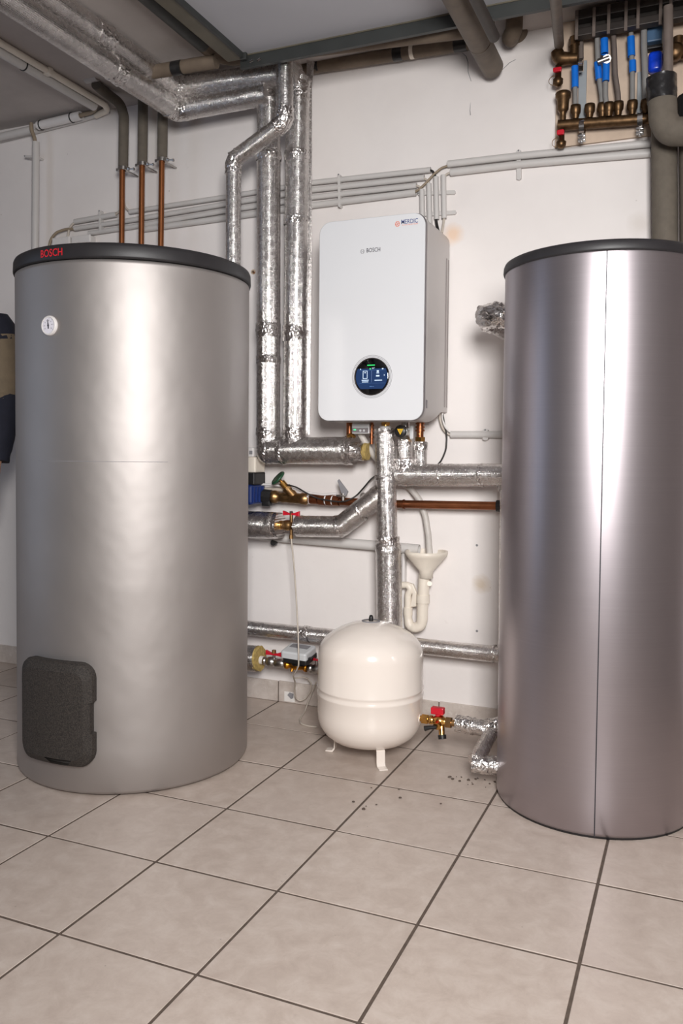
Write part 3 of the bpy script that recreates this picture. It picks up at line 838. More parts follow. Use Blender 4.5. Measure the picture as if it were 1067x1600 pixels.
# ------------------------------------------------------------------ valves and fittings
def nut(m, p0, p1, r): m.cyl(p0, p1, r, r, 6, True, False)


def butterfly(m, c, u, w, half, t=0.0045):
    """two-winged handle: u along the wings, w upwards"""
    c = V3(c); u = V3(u); w = V3(w)
    pts = [(-half, -0.006), (-half * 0.35, -0.004), (half * 0.35, -0.004), (half, -0.006), (half, 0.012), (half * 0.35, 0.004), (-half * 0.35, 0.004), (-half, 0.012)]
    n = u.cross(w).normalized()
    m.prism(pts, c - n * 0.006, u, w, 0.012, 0.002)


b0 = V3((-0.2711,-0.14,0.7223)); b1 = V3((-0.1739,-0.14,0.7217)); bc = V3((-0.2141,-0.14,0.7223))
t = thing('ball_valve', 'dull brass ball valve with red butterfly handle on the mid-height foil pipe', 'valve', bc)
m = MB(True).lathe([(0.010, 0), (0.017, 0.002), (0.017, 0.016), (0.014, 0.018), (0.019, 0.030), (0.021, 0.042), (0.019, 0.054), (0.014, 0.062), (0.017, 0.066), (0.017, 0.084), (0.01, 0.086)], b0, (b1 - b0), 18)
m.cyl(bc, bc + V3((0, 0, 0.05)), 0.0065).cyl(bc, bc + V3((0, 0, -0.040)), 0.006).cyl(bc + V3((0, 0, -0.036)), bc + V3((0, 0, -0.050)), 0.0085, 0.0085, 8)
link('valve_body', m, 'brass_old', t)
link('pipe_nipple', MB(True).cyl((-0.2711,-0.14,0.7223), (-0.252,-0.14,0.7219), 0.017), 'brass', t)
m = MB(); butterfly(m, bc + V3((0, 0, 0.043)), (1, 0, 0), (0, 0, 1), 0.034); link('handle', m, 'red_handle', t)
link('handle_nut', MB().cyl(bc + V3((0, -0.001, 0.046)), bc + V3((0, -0.001, 0.054)), 0.007, 0.007, 6), 'steel', t)

# water line at the lower left: valve, meter, second valve
w0 = V3((-0.3309,-0.14,0.1956)); w1 = V3((-0.2343,-0.14,0.1912)); w2 = V3((-0.1293,-0.14,0.1893)); w3 = V3((-0.0634,-0.14,0.1882)); wd = (w2 - w0).normalized()
wc = V3((-0.2837,-0.14,0.1932))
t = thing('ball_valve', 'steel ball valve with red butterfly handle left of the water meter', 'valve', wc)
L = (w1 - w0).length
link('valve_body', MB(True).lathe([(0.008, 0), (0.016, 0.002), (0.016, 0.012), (0.012, 0.014), (0.018, 0.024), (0.020, 0.034), (0.018, 0.044), (0.013, 0.050), (0.013, 0.054), (0.017, 0.056), (0.017, L - 0.008), (0.008, L)], w0, wd, 18).cyl(wc, wc + V3((0, 0, 0.040)), 0.006), 'steel', t)
m = MB(); butterfly(m, wc + V3((0, 0, 0.032)), wd, (0, 0, 1), 0.034); link('handle', m, 'red_handle', t)
link('handle_nut', MB().cyl(wc + V3((0, 0, 0.036)), wc + V3((0, 0, 0.048)), 0.0085, 0.0085, 8), 'brass_old', t)
t = thing('water_meter', 'brass water meter with grey and black display box behind the white vessel', 'meter', w1.lerp(w2, 0.5))
m = MB(True).lathe([(0.010, 0), (0.017, 0.002), (0.017, 0.012), (0.012, 0.016), (0.013, 0.03), (0.016, 0.045), (0.013, 0.06), (0.012, 0.078), (0.017, 0.082), (0.017, 0.092), (0.010, 0.094)], w1, wd, 18)
m.cyl(w1 + wd * 0.03, w1 + wd * 0.03 + V3((0, -0.006, -0.022)), 0.006).cyl(w1 + wd * 0.05, w1 + wd * 0.05 + V3((0, 0, 0.03)), 0.018)
link('meter_body', m, 'brass_gold', t)
mc = V3((-0.1729,-0.15,0.2294))
link('black_housing', MB().prism(rrect(-0.052, -0.045, 0.052, 0.050, 0.012), mc + V3((0.004, 0.0, -0.010)), wd, (0, 1, 0.15), 0.017, 0.003).box(mc + V3((0.045, -0.03, 0.0)), mc + V3((0.066, -0.01, 0.008)), 0.002).cyl(mc + V3((0, 0, -0.03)), mc + V3((0, 0, -0.008)), 0.028), 'black_plastic', t)
link('display_lid', MB().prism(rrect(-0.054, -0.047, 0.052, 0.048, 0.010), mc + V3((0.0, 0.0, 0.007)), wd, (0, 1, 0.15), 0.026, 0.006), 'module_grey', t)
link('display_window', MB().prism(rrect(-0.040, -0.004, 0.036, 0.030, 0.004), mc + V3((0.0, 0.0, 0.0332)), wd, (0, 1, 0.15), 0.0012), 'grey_patch', t)
t = thing('ball_valve', 'steel ball valve right of the water meter, its red handle peeping past the vessel', 'valve', w3)
link('valve_body', MB(True).lathe([(0.008, 0), (0.016, 0.002), (0.016, 0.016), (0.013, 0.018), (0.019, 0.028), (0.019, 0.045), (0.014, 0.055), (0.014, 0.075), (0.008, 0.076)], w1 + wd * 0.095, wd, 18).cyl(w1 + wd * 0.13, w1 + wd * 0.13 + V3((0, 0, 0.04)), 0.006), 'steel', t)
m = MB(); butterfly(m, w1 + wd * 0.132 + V3((0, 0, 0.036)), wd, (0, 0, 1), 0.034); link('handle', m, 'red_handle', t)

# valve group on the vessel's outlet
a = V3((0.3837,-0.405,0.1448)); b = V3((0.5117,-0.4,0.1421)); dv = (b - a).normalized()
vc_ = a.lerp(b, 0.48)
t = thing('drain_valve', 'bright brass shut-off valve with red cap beside the white vessel', 'valve', vc_)
m = MB(True); nut(m, a + dv * 0.010, a + dv * 0.030, 0.0165); m.cyl(a, a + dv * 0.012, 0.010); m.cyl(a + dv * 0.03, a + dv * 0.036, 0.012)
link('union_nut', m, 'brass', t)
m = MB(True).lathe([(0.010, 0.034), (0.015, 0.036), (0.015, 0.044), (0.012, 0.047), (0.018, 0.056), (0.020, 0.066), (0.018, 0.078), (0.013, 0.084), (0.013, 0.09)], a, dv, 18)
m.cyl(a + dv * 0.066, a + dv * 0.066 + V3((0.0, -0.028, -0.010)), 0.0135, 0.0125).cyl(a + dv * 0.072, a + dv * 0.076 + V3((0.004, -0.016, -0.040)), 0.0105, 0.0095)
link('valve_body', m, 'brass', t)
m = MB(True); nut(m, a + dv * 0.088, a + dv * 0.106, 0.0185); m.cyl(a + dv * 0.104, a + dv * 0.135, 0.0105)
link('outlet_nut', m, 'brass_old', t)
m = MB(); m.box(a + dv * 0.060 + V3((-0.020, -0.012, 0.022)), a + dv * 0.060 + V3((0.022, 0.012, 0.044)), 0.003); m.cyl(a + dv * 0.062, a + dv * 0.062 + V3((0, 0, 0.026)), 0.009)
link('red_cap', m, 'red_handle', t)
m = MB(True).tube([a + dv * 0.066 + V3((0, -0.030, -0.011)), a + dv * 0.05 + V3((-0.004, -0.032, -0.014)), a + dv * 0.034 + V3((-0.006, -0.032, -0.020))], [0.006, 0.0065, 0.0085], 0.005, 10)
link('lever', m, 'black_plastic', t)
link('drain_cap', MB(True).cyl(a + dv * 0.076 + V3((0.004, -0.016, -0.038)), a + dv * 0.077 + V3((0.006, -0.020, -0.050)), 0.0135, 0.0125), 'black_plastic', t)

# ------------------------------------------------------------------ expansion vessel
vc = V3((0.2135, -0.405, 0.0)); vr = 0.1735
t = thing('expansion_vessel', 'white enamelled expansion vessel on small feet, standing on the tiles in the middle', 'tank', vc)
prof = [(0.0, 0.040), (0.05, 0.0415), (0.09, 0.047), (0.125, 0.060), (0.150, 0.080), (0.165, 0.103), (0.172, 0.128), (vr, 0.150), (vr, 0.2045), (vr + 0.0022, 0.2085), (vr + 0.0022, 0.213), (vr, 0.217), (vr - 0.0005, 0.222), (vr, 0.228), (vr + 0.0022, 0.231), (vr + 0.0022, 0.235), (vr, 0.239), (vr, 0.335), (0.1715, 0.352), (0.165, 0.371), (0.152, 0.389), (0.132, 0.405), (0.105, 0.421), (0.07, 0.436), (0.035, 0.4445), (0.0, 0.446)]
link('vessel_shell', MB(True).lathe(prof, vc, (0, 0, 1), 72), 'vessel', t)
link('air_cap', MB(True).lathe([(0.0075, 0.443), (0.0075, 0.456), (0.0055, 0.464), (0.0, 0.466)], vc, (0, 0, 1), 14), 'black_plastic', t)
link('filling_ring', MB(True).lathe([(0.030, 0.4445), (0.0305, 0.4470), (0.0255, 0.4480), (0.024, 0.4465)], vc, (0, 0, 1), 28), 'grey_patch', t)
for k in range(3):
    ang = -0.9 + k * 2 * PI / 3
    u = V3((math.cos(ang), math.sin(ang), 0)); w = V3((-math.sin(ang), math.cos(ang), 0)); z = V3((0, 0, 1))
    pr = [(0.085, 0.052), (0.112, 0.058), (0.118, 0.052), (0.120, 0.014), (0.126, 0.006), (0.148, 0.004), (0.148, 0.0005), (0.124, 0.0005), (0.1165, 0.010), (0.1145, 0.049), (0.110, 0.053), (0.085, 0.048)]
    link('leg', MB().prism(pr, vc + w * 0.014, u, z, 0.028), 'vessel', t)
link('outlet_socket', MB(True).cyl(a + dv * -0.012, a + dv * 0.004, 0.014), 'vessel', t)


# ------------------------------------------------------------------ under the boiler
t = thing('control_module', 'small light grey control module with green light under the boiler', 'control box', (0.0748,-0.17,1.0664))
m = V3((0.0413,-0.17,1.0675)); m2 = V3((0.1076,-0.17,1.1052))
link('housing', MB().box((m.x, m.y - 0.001, m.z), (m2.x, m.y + 0.05, 1.104), 0.003), 'module_grey', t)
link('key_strip', MB().box((m.x + 0.002, m.y - 0.0022, m.z + 0.003), (m2.x - 0.002, m.y - 0.0008, m.z + 0.020), 0.001, 1), 'casing_edge', t)
link('indicator_light', MB().box((m.x + 0.008, m.y - 0.003, m.z + 0.012), (m.x + 0.017, m.y - 0.0018, m.z + 0.0155)), 'led_green', t)
for k in range(2):
    link('key', MB(True).cyl((m.x + 0.034 + 0.014 * k, m.y - 0.003, m.z + 0.011), (m.x + 0.034 + 0.014 * k, m.y - 0.0015, m.z + 0.011), 0.0042, 0.0042, 12), 'module_grey', t)

ztop = 1.112


t = thing('copper_riser', 'copper stub with ringed sleeve between control module and tall foil pipe', 'pipe', (0.1093,-0.15,1.0301))
p = V3((0.1106,-0.15,1.0301))
link('tube', MB(True).cyl(p, (p.x, p.y, ztop), 0.0062), 'copper', t)
for k in range(4): link('sleeve_ring', MB(True).cyl((p.x, p.y, p.z + 0.022 + 0.014 * k), (p.x, p.y, p.z + 0.029 + 0.014 * k), 0.0085), 'copper', t)
t = thing('boiler_union', 'brass union with white seal at the top of the tall foil pipe', 'fitting', (0.1661,-0.16,1.0848))
p = V3((0.1661,-0.16,1.0893))
m = MB(True); m.cyl((p.x, p.y, p.z), (p.x, p.y, ztop), 0.0135); m.cyl((p.x, p.y, p.z + 0.008), (p.x, p.y, p.z + 0.022), 0.0165, 0.0165, 6)
link('brass_body', m, 'brass', t)
link('white_seal', MB(True).lathe([(0.0, -0.008), (0.019, -0.008), (0.021, 0.0), (0.018, 0.005), (0.0, 0.006)], p, (0, 0, 1), 20), 'white_plastic', t)
t = thing('service_valve', 'service valve with dark round knob bearing a yellow triangle, under the boiler', 'valve', (0.2233,-0.15,1.0397))
p = V3((0.2308,-0.18,1.0751))
link('valve_body', MB(True).cyl((p.x, p.y + 0.05, p.z - 0.045), (p.x, p.y + 0.05, ztop), 0.015).cyl(p + V3((0, 0.004, 0)), p + V3((0, 0.05, 0)), 0.020).cyl((p.x, p.y + 0.05, p.z - 0.032), (p.x, p.y + 0.05, p.z - 0.018), 0.019, 0.019, 6), 'steel', t)
kn = link('knob', MB(True).lathe([(0.020, 0.0), (0.0215, 0.004), (0.0205, 0.010), (0.0185, 0.012), (0.0, 0.012)], p + V3((0, 0.004, 0)), (0, -1, 0), 28), 'black_plastic', t)
link('knob_rim', ring(p + V3((0, 0.005, 0)), (0, -1, 0), 0.0205, 0.0232, 0.006, 28), 'chrome', t)
tr = MB().prism([(0.0, -0.0125), (0.0115, 0.0085), (-0.0115, 0.0085)], p + V3((0.001, -0.0082, 0)), (1, 0, 0), (0, 0, 1), 0.0005)
link('yellow_triangle', tr, 'yellow', kn)
tx = MB(); text_on(tx, 'U', p + V3((-0.0015, -0.0090, -0.0035)), (1, 0, 0), (0, 0, 1), 0.0055, 0.0085, 0.01); link('triangle_mark', tx, 'ink', kn)
p = V3((0.2612,-0.15,1.0511))
link('bracket', MB().box(p + V3((-0.006, -0.004, -0.002)), p + V3((0.006, 0.010, 0.045)), 0.002).box(p + V3((-0.03, 0.0, 0.030)), p + V3((0.0, 0.008, 0.036)), 0.001), 'module_grey', t)
t = thing('compression_fitting', 'stacked copper and brass fitting at the right under the boiler', 'fitting', (0.2888,-0.14,1.0401))
p = V3((0.2856,-0.13,1.0402))
link('brass_nut', MB().cyl((p.x, p.y, p.z - 0.004), (p.x, p.y, p.z + 0.016), 0.0185, 0.0185, 6), 'brass', t)
link('ball', MB(True).lathe([(0.0, -0.009), (0.006, -0.007), (0.009, 0.0), (0.006, 0.007), (0.0, 0.009)], p + V3((0, -0.004, 0.026)), (0, 0, 1), 14), 'brass', t)
m = MB(True).cyl((p.x, p.y, p.z + 0.014), (p.x, p.y, ztop), 0.0125)
for k in range(3): m.cyl((p.x, p.y, p.z + 0.036 + 0.012 * k), (p.x, p.y, p.z + 0.042 + 0.012 * k), 0.0165)
link('copper_rings', m, 'copper', t)


def cable(label, pts, r, mat, name='cable', cat='cable', group=None, bend=0.05, n=8, step=0.012):
    return solo(name, MB(True).tube(pts, r, step, n, bend, True), mat, label, cat, group)


cable('ribbed grey hose from the control module down behind foil pipes into the funnel',
      [(0.0548,-0.12,1.0676),(0.0727,-0.12,1.0396),(0.0968,-0.09,0.9886),(0.1336,-0.045,0.9345),(0.2208,-0.035,0.8699),(0.2583,-0.035,0.8263),(0.2811,-0.035,0.7661),(0.2948,-0.045,0.7043),(0.3097,-0.07,0.626)], 0.0116, 'grey_hose', 'drain_hose', 'hose', None, 0.06, 12)
cable('thin black cable hanging from the boiler and looping past the green valve',
      [(0.3343,-0.03,1.1576),(0.342,-0.03,1.1229),(0.3521,-0.02,1.0608),(0.3504,-0.02,1.0144),(0.3295,-0.02,0.9631),(0.262,-0.02,0.9199),(0.1624,-0.02,0.9346),(0.0723,-0.03,0.9116),(0.051,-0.06,0.8736),(0.0316,-0.1,0.8366),(-0.0102,-0.11,0.8156),(-0.0546,-0.115,0.818),(-0.1176,-0.115,0.8257),(-0.1609,-0.125,0.8465),(-0.2012,-0.125,0.8672),(-0.2441,-0.115,0.8743)], 0.0030, 'black_cable', bend=0.08)
cable('left one of two white cables curving from the boiler into the low conduit', [(0.3271,-0.03,1.1577),(0.3277,-0.03,1.123),(0.3377,-0.03,1.0906),(0.3505,-0.015,1.0702),(0.3832,-0.012,1.061)], 0.0036, 'cream_cable')
cable('right one of two white cables curving from the boiler into the low conduit', [(0.3367,-0.03,1.1576),(0.3384,-0.03,1.123),(0.3472,-0.03,1.0952),(0.36,-0.015,1.0771),(0.3878,-0.012,1.0691)], 0.0034, 'white_plastic')

# ------------------------------------------------------------------ conduits and cables on the wall
def conduit(label, pts, w, group=None, mat='conduit', hollow=0.72, bend=0.0):
    return solo('conduit', MB(True).tube(pts, w, 0.05, 14, bend, True, hollow=hollow), mat, label, 'conduit', group)


G = 'four conduits running along the wall behind the foil pipes'
conduit('topmost of the four level wall conduits, its left end at the copper pipes', [(-1.0495,-0.016,2.0107),(-0.5822,-0.016,2.021),(-0.1961,-0.016,2.0332),(0.2767,-0.016,2.0239)], 0.0103, G)
conduit('second from the top of the four level wall conduits', [(-1.3434,-0.016,1.9676),(-1.0495,-0.016,1.9745),(-0.5821,-0.016,1.993),(-0.1958,-0.016,2.0053),(0.2529,-0.016,1.9993)], 0.0106, G)
conduit('third from the top of the four level wall conduits', [(-1.2665,-0.016,1.941),(-1.0495,-0.016,1.9463),(-0.582,-0.016,1.9663),(-0.1956,-0.016,1.9774),(0.2241,-0.016,1.974)], 0.0103, G)
conduit('lowest and thickest of the four level wall conduits', [(-0.9838,-0.016,1.9306),(-0.5818,-0.016,1.9383),(-0.1953,-0.016,1.947),(0.2219,-0.016,1.95)], 0.012, G)
conduit('short conduit piece at the far left above the wide tank', [(-1.3433,-0.016,1.998),(-1.1195,-0.016,2.0071)], 0.0118)
G = 'four upright conduits above the boiler'
for lab, pts in (('leftmost of four upright conduits above the boiler', [(0.2438,-0.016,1.9579),(0.248,-0.016,1.8286)]), ('second from the left of four upright conduits above the boiler', [(0.2702,-0.016,1.9755),(0.2759,-0.016,1.8259)]),
                 ('third from the left of four upright conduits above the boiler, open at its foot', [(0.2963,-0.016,1.9964),(0.3017,-0.016,1.844)]), ('rightmost of four upright conduits above the boiler', [(0.3244,-0.016,1.9999),(0.3296,-0.016,1.8446)])):
    conduit(lab, pts, 0.0097, G)
G = 'two long conduits at the upper right'
conduit('upper one of the two long conduits under the pipe manifold', [(0.341,-0.016,2.0364),(0.5929,-0.016,2.0328),(0.8392,-0.016,2.0239),(1.0599,-0.016,2.0164)], 0.0126, G)
conduit('lower one of the two long conduits under the pipe manifold', [(0.3509,-0.016,2.0058),(0.5934,-0.016,2.0038),(0.8398,-0.016,1.9942),(1.0607,-0.016,1.9845)], 0.0126, G)
conduit('conduit low on the wall between boiler and slim tank', [(0.3652,-0.012,1.0679),(0.5869,-0.012,1.068)], 0.0132)
t = solo('conduit', MB(True).tube([(-1.5247,-0.055,2.3529),(-1.5312,-0.055,1.879)], 0.0156, 0.05, 14, 0, True, hollow=0.7), 'conduit', 'upright conduit standing off the wall at the far left', 'conduit')


def clip(label, pts, w, h, group, mat='conduit', name='conduit_clip'):
    a, b = V3(pts[0]), V3(pts[1])
    d = (b - a).normalized(); n = V3((0, -1, 0)); s = d.cross(n).normalized()
    t = thing(name, label, 'clip', a, group)
    m = MB().prism([(0, -w), ((b - a).length, -w), ((b - a).length + 0.004, 0), ((b - a).length, w), (0, w), (-0.004, 0)], a, d, s * -1 if d.cross(s * -1).dot(n) > 0 else s, h, 0.001)
    link('clip_body', m, mat, t)
    link('clip_screw', MB(True).lathe([(0.0035, 0), (0.003, h + 0.0012), (0.0, h + 0.002)], a, (0, -1, 0), 10), 'grey_patch', t)
    return t


clip('clip strip across the four level conduits above the boiler', [(-0.0828,0.0,2.0476),(-0.079,0.0,1.9294)], 0.005, 0.026, None)
clip('clip strip across the short conduit pieces at the far left', [(-1.2035,0.0,2.0281),(-1.2003,0.0,1.9483)], 0.005, 0.026, None)
clip('clip on the two long conduits under the manifold, tab hanging below', [(0.5916,0.0,2.0531),(0.5944,0.0,1.9559)], 0.008, 0.012, None)
clip('upper toothed clip beside the four upright conduits', [(0.2291,0.0,1.9469),(0.3641,0.0,1.9364)], 0.007, 0.012, None)
clip('lower toothed clip beside the four upright conduits', [(0.2522,0.0,1.8693),(0.3676,0.0,1.8644)], 0.007, 0.012, None)
clip('clip around the low conduit between boiler and slim tank', [(0.4925,0.0,1.0843),(0.4931,0.0,1.0499)], 0.010, 0.020, None)
clip('clip behind the upright conduit at the far left', [(-1.5988,0.0,2.3051),(-1.5324,0.0,2.2938)], 0.005, 0.045, None)
t = solo('cable', MB(True).tube([(0.3505,-0.016,2.0318),(0.318,-0.018,2.0262),(0.2902,-0.02,2.0062),(0.2623,-0.022,1.9792),(0.236,-0.022,1.957),(0.2122,-0.016,1.95)], 0.0044, 0.01, 8, 0.04), 'tan_cable', 'tan cable crossing from the upper long conduit down to the lowest level conduit', 'cable')
cable('cable end bending from the second level conduit into an upright conduit', [(0.2408,-0.016,1.9996),(0.2609,-0.018,1.992),(0.2726,-0.016,1.9752),(0.273,-0.016,1.9454)], 0.0040, 'cream_cable')
cable('cable end bending from the third level conduit into the leftmost upright conduit', [(0.2118,-0.016,1.9731),(0.2296,-0.018,1.9727),(0.2437,-0.016,1.9602),(0.2465,-0.016,1.9369)], 0.0040, 'cream_cable')
cable('dark cable end between the topmost level conduit and an upright conduit', [(0.2646,-0.016,2.0242),(0.2822,-0.018,2.0215),(0.2938,-0.016,2.0047),(0.2966,-0.016,1.977)], 0.0040, 'black_cable')
cable('cable end bending from the lower long conduit into the rightmost upright conduit', [(0.3604,-0.016,2.0046),(0.3397,-0.018,2.0031),(0.3262,-0.016,1.994),(0.3265,-0.016,1.9735)], 0.0040, 'cream_cable')
cable('pair of dark cables leaving an upright conduit behind the boiler top', [(0.2984,-0.016,1.8512),(0.3012,-0.016,1.828),(0.313,-0.03,1.796)], 0.0052, 'black_cable')
cable('white cable leaving the rightmost upright conduit behind the boiler top', [(0.3295,-0.016,1.8526),(0.3275,-0.016,1.83),(0.325,-0.03,1.7904)], 0.0046, 'cream_cable')
cable('brown cable arching above the wide tank at the far left', [(-1.3328,-0.016,1.9665),(-1.3895,-0.02,1.9696),(-1.4343,-0.03,1.9574),(-1.4668,-0.03,1.9296),(-1.4816,-0.03,1.872)], 0.0062, 'tan_cable', bend=0.06)
cable('grey cable dropping from the short conduit piece at the far left', [(-1.3362,-0.016,1.9973),(-1.3628,-0.018,1.9842),(-1.3771,-0.018,1.9577),(-1.388,-0.018,1.8947)], 0.0055, 'cream_cable', bend=0.05)
cable('cable end between two conduits behind the first copper pipe', [(-1.1262,-0.016,2.0064),(-1.1027,-0.016,2.0189),(-1.0976,-0.014,2.0404),(-1.0942,-0.014,2.0617)], 0.0045, 'cream_cable')
cable('cable end rising from the topmost level conduit behind the first copper pipe', [(-1.0429,-0.016,2.0113),(-1.0628,-0.016,2.0201),(-1.0776,-0.014,2.0383),(-1.0842,-0.014,2.0606)], 0.0045, 'cream_cable')
cable('brown cable bending down into the upright conduit at the far left', [(-1.5449,-0.06,2.4372),(-1.5451,-0.06,2.4067),(-1.5318,-0.055,2.3705),(-1.5248,-0.055,2.3252)], 0.0085, 'tan_cable', bend=0.05)
t = thing('junction_box', 'white junction box on the wall just above the wide tank lid', 'box', (-1.2905,0.0,1.9042))
a = V3((-1.3397,0.0,1.8974)); b = V3((-1.2417,0.0,1.9274))
link('box_body', MB().box((a.x, -0.034, a.z), (b.x, -0.0002, b.z), 0.004), 'conduit', t); link('box_lid', MB().box((a.x - 0.002, -0.042, a.z - 0.002), (b.x + 0.002, -0.033, b.z + 0.002), 0.004), 'white_plastic', t)
t = thing('junction_box', 'second junction box, left of the other and nearly hidden by the wide tank lid', 'box', (-1.411,0.0,1.898))
a = V3((-1.4471,0.0,1.8898)); b = V3((-1.3538,0.0,1.9293))
link('box_body', MB().box((a.x, -0.034, a.z), (b.x, -0.0002, b.z), 0.004), 'conduit', t); link('box_lid', MB().box((a.x - 0.002, -0.042, a.z - 0.002), (b.x + 0.002, -0.033, b.z + 0.002), 0.004), 'white_plastic', t)

# ceiling conduits in the upper left corner
G = 'conduits in the upper left ceiling corner'
zc = 2.42
za = 2.456628516176897
conduit('narrow conduit along the ceiling into the upper left corner', [(-1.132,-1.3,2.4464),(-1.132,-0.075,2.4464),(-1.1508,-0.035,2.4431),(-1.2223,-0.022,2.4344)], 0.0128, G, 'old_pvc', 0.7, 0.03)
conduit('thicker conduit along the ceiling into the upper left corner, left of the narrow one', [(-1.1681,-1.3,2.4371),(-1.1681,-0.1,2.4371)], 0.0188, G)
conduit('open white conduit with black ties along the top of the back wall', [(-1.2854,-0.045,2.4365),(-1.5191,-0.045,2.4265)], 0.0188, G, 'white_plastic')
conduit('conduit along the wall top running out at the far left edge', [(-1.5556,-0.045,2.4149),(-1.8577,-0.045,2.4041)], 0.0172, G)
conduit('thin conduit just under the tied one at the top of the wall', [(-1.1609,-0.014,2.4472),(-1.3049,-0.014,2.4331),(-1.8903,-0.014,2.4017)], 0.0107, G)
cable('cable bend joining the two conduits in the upper left corner', [(-1.1747,-0.1,2.4408),(-1.1746,-0.08,2.4351),(-1.2264,-0.05,2.4381),(-1.3062,-0.045,2.4355)], 0.0085, 'tan_cable', bend=0.04)
for lab, x, y, off, ax in (('black tie on the thicker ceiling conduit', 98, 138, 0, 'y'), ('right black tie on the open white conduit', 112, 183.8, .045, 'x'), ('left black tie on the open white conduit', 64, 195.5, .045, 'x')):
    if ax == 'x':
        p = V3((-1.334,-0.045,2.4347)) if x == 112 else V3((-1.5046,-0.045,2.4272)); ax_ = V3((1, 0, 0.0))
    else:
        p0 = V3((-1.1681,-0.1,2.4371)); p = V3((p0.x, -0.50, p0.z)); ax_ = V3((0, 1, 0))
    solo('cable_tie', ring(p, ax_, 0.0185, 0.0215, 0.004, 20), 'black_plastic', lab, 'tie', 'black cable ties at the upper left')
p0 = V3((-1.132,-0.075,2.4464))
solo('conduit_clip', MB().box((p0.x - 0.016, -0.42, p0.z - 0.016), (p0.x + 0.016, -0.395, ZC), 0.004), 'old_pvc', 'pale clip holding the narrow ceiling conduit at the upper left', 'clip')

# ------------------------------------------------------------------ three copper pipes with foam sleeves
G = 'copper pipes above the wide tank'
spec = [('leftmost of the three copper pipes rising from the wide tank', [(-1.0277,-0.1,1.8051),(-1.0241,-0.1,2.1763)], [(-1.0193,-0.1,2.1627),(-1.0159,-0.1,2.3752)], 'bend'),
        ('middle one of the three copper pipes rising from the wide tank', [(-0.9296,-0.1,1.7969),(-0.925,-0.1,2.1794)], [(-0.9234,-0.1,2.1689),(-0.9203,-0.1,2.4406)], ''),
        ('rightmost of the three copper pipes rising from the wide tank', [(-0.8337,-0.1,1.789),(-0.8281,-0.1,2.1825)], [(-0.8265,-0.1,2.1746),(-0.8238,-0.1,2.4255)], '')]
for lab, cp, sl, k in spec:
    t = thing('copper_pipe', lab, 'pipe', cp[0], G)
    link('copper_tube', MB(True).tube(cp, 0.0115, 0.1, 16), 'copper_paint', t)
    if k: path = [sl[0], sl[1], (-1.0258,-0.11,2.4221), (-1.0438,-0.2,2.4435), (-1.0346,-0.25,2.4446)]
    else: path = [sl[0], sl[1]]
    link('foam_sleeve', MB(True).tube(path, 0.0202, 0.012, 20, 0.05), 'armaflex', t)
    c = V3(sl[0]); 
    cl = link('pipe_clamp', ring(c + V3((0, 0, -0.010)), (0, 0, 1), 0.0118, 0.0215, 0.014, 24), 'steel', t)
    link('clamp_screw', MB(True).cyl(c + V3((0.016, 0.0, -0.004)), c + V3((0.056, 0.0, -0.010)), 0.0032, 0.0032, 8).cyl(c + V3((0.024, 0, -0.005)), c + V3((0.031, 0, -0.006)), 0.0065, 0.0065, 6).cyl(c + V3((0.05, 0, -0.009)), c + V3((0.055, 0, -0.010)), 0.006, 0.006, 6), 'steel', cl)
    link('clamp_lug', MB().box(c + V3((-0.034, -0.004, -0.009)), c + V3((-0.019, 0.004, 0.003)), 0.001), 'steel', cl)
    link('clamp_stud', MB(True).cyl(c + V3((0, 0.018, -0.004)), c + V3((0, 0.098, -0.004)), 0.004, 0.004, 8), 'steel', cl)
solo('pipe_stub', MB(True).tube([(-1.0767,-0.26,2.4723),(-1.02,-0.26,2.4729)], 0.021, 0.02, 16, 0, True, hollow=0.8), 'conduit', 'short pale pipe stub under the ceiling beside the foam-sleeved bend', 'pipe')

# ------------------------------------------------------------------ mid-wall copper line with the green-wheel valve
G = None
solo('copper_pipe', MB(True).tube([(-0.0432,-0.075,0.8164),(-0.0067,-0.075,0.8152),(0.1857,-0.075,0.8131),(0.5574,-0.075,0.8186)], 0.0148, 0.05, 18).cyl((0.2079,-0.075,0.8131), (0.2128,-0.075,0.8133), 0.0178), 'copper', 'tarnished level copper pipe under the foil branch, left of the slim tank', 'pipe')
solo('pipe_collar', MB(True).cyl((0.5506,-0.075,0.8186), (0.5663,-0.075,0.8187), 0.0205), 'black_plastic', 'black rubber collar at the right end of the level copper pipe', 'collar')
t = thing('regulating_valve', 'brass slanted valve with green handwheel left of the copper pipe', 'valve', (-0.2449,-0.08,0.8301))
e0 = V3((-0.331,-0.08,0.8251)); e1 = V3((-0.1659,-0.08,0.8201)); dd = (e1 - e0).normalized(); L = (e1 - e0).length
link('valve_body', MB(True).lathe([(0.012, 0), (0.024, 0.001), (0.026, 0.012), (0.024, 0.024), (0.018, 0.028), (0.0185, 0.045), (0.021, 0.052), (0.018, 0.066), (0.020, 0.078), (0.0205, L - 0.04), (0.023, L - 0.034), (0.023, L - 0.012), (0.018, L - 0.008), (0.018, L)], e0, dd, 18), 'brass_old', t)
ws = V3((-0.2339,-0.08,0.8304)); we = V3((-0.284,-0.115,0.8991)); wd_ = (we - ws).normalized()
link('bonnet', MB(True).cyl(ws, ws.lerp(we, 0.42), 0.0175, 0.0165).cyl(ws.lerp(we, 0.38), ws.lerp(we, 0.50), 0.0185, 0.0185, 6), 'brass_old', t)
link('stem', MB(True).cyl(ws.lerp(we, 0.45), ws.lerp(we, 0.80), 0.0125).cyl(ws.lerp(we, 0.8), we, 0.006), 'brass', t)
hw = MB(True); N = 28
wv = V3((0.72, -0.15, 0.69)); wn = (wd_ + V3((-0.15, -0.25, 0.1))).normalized()
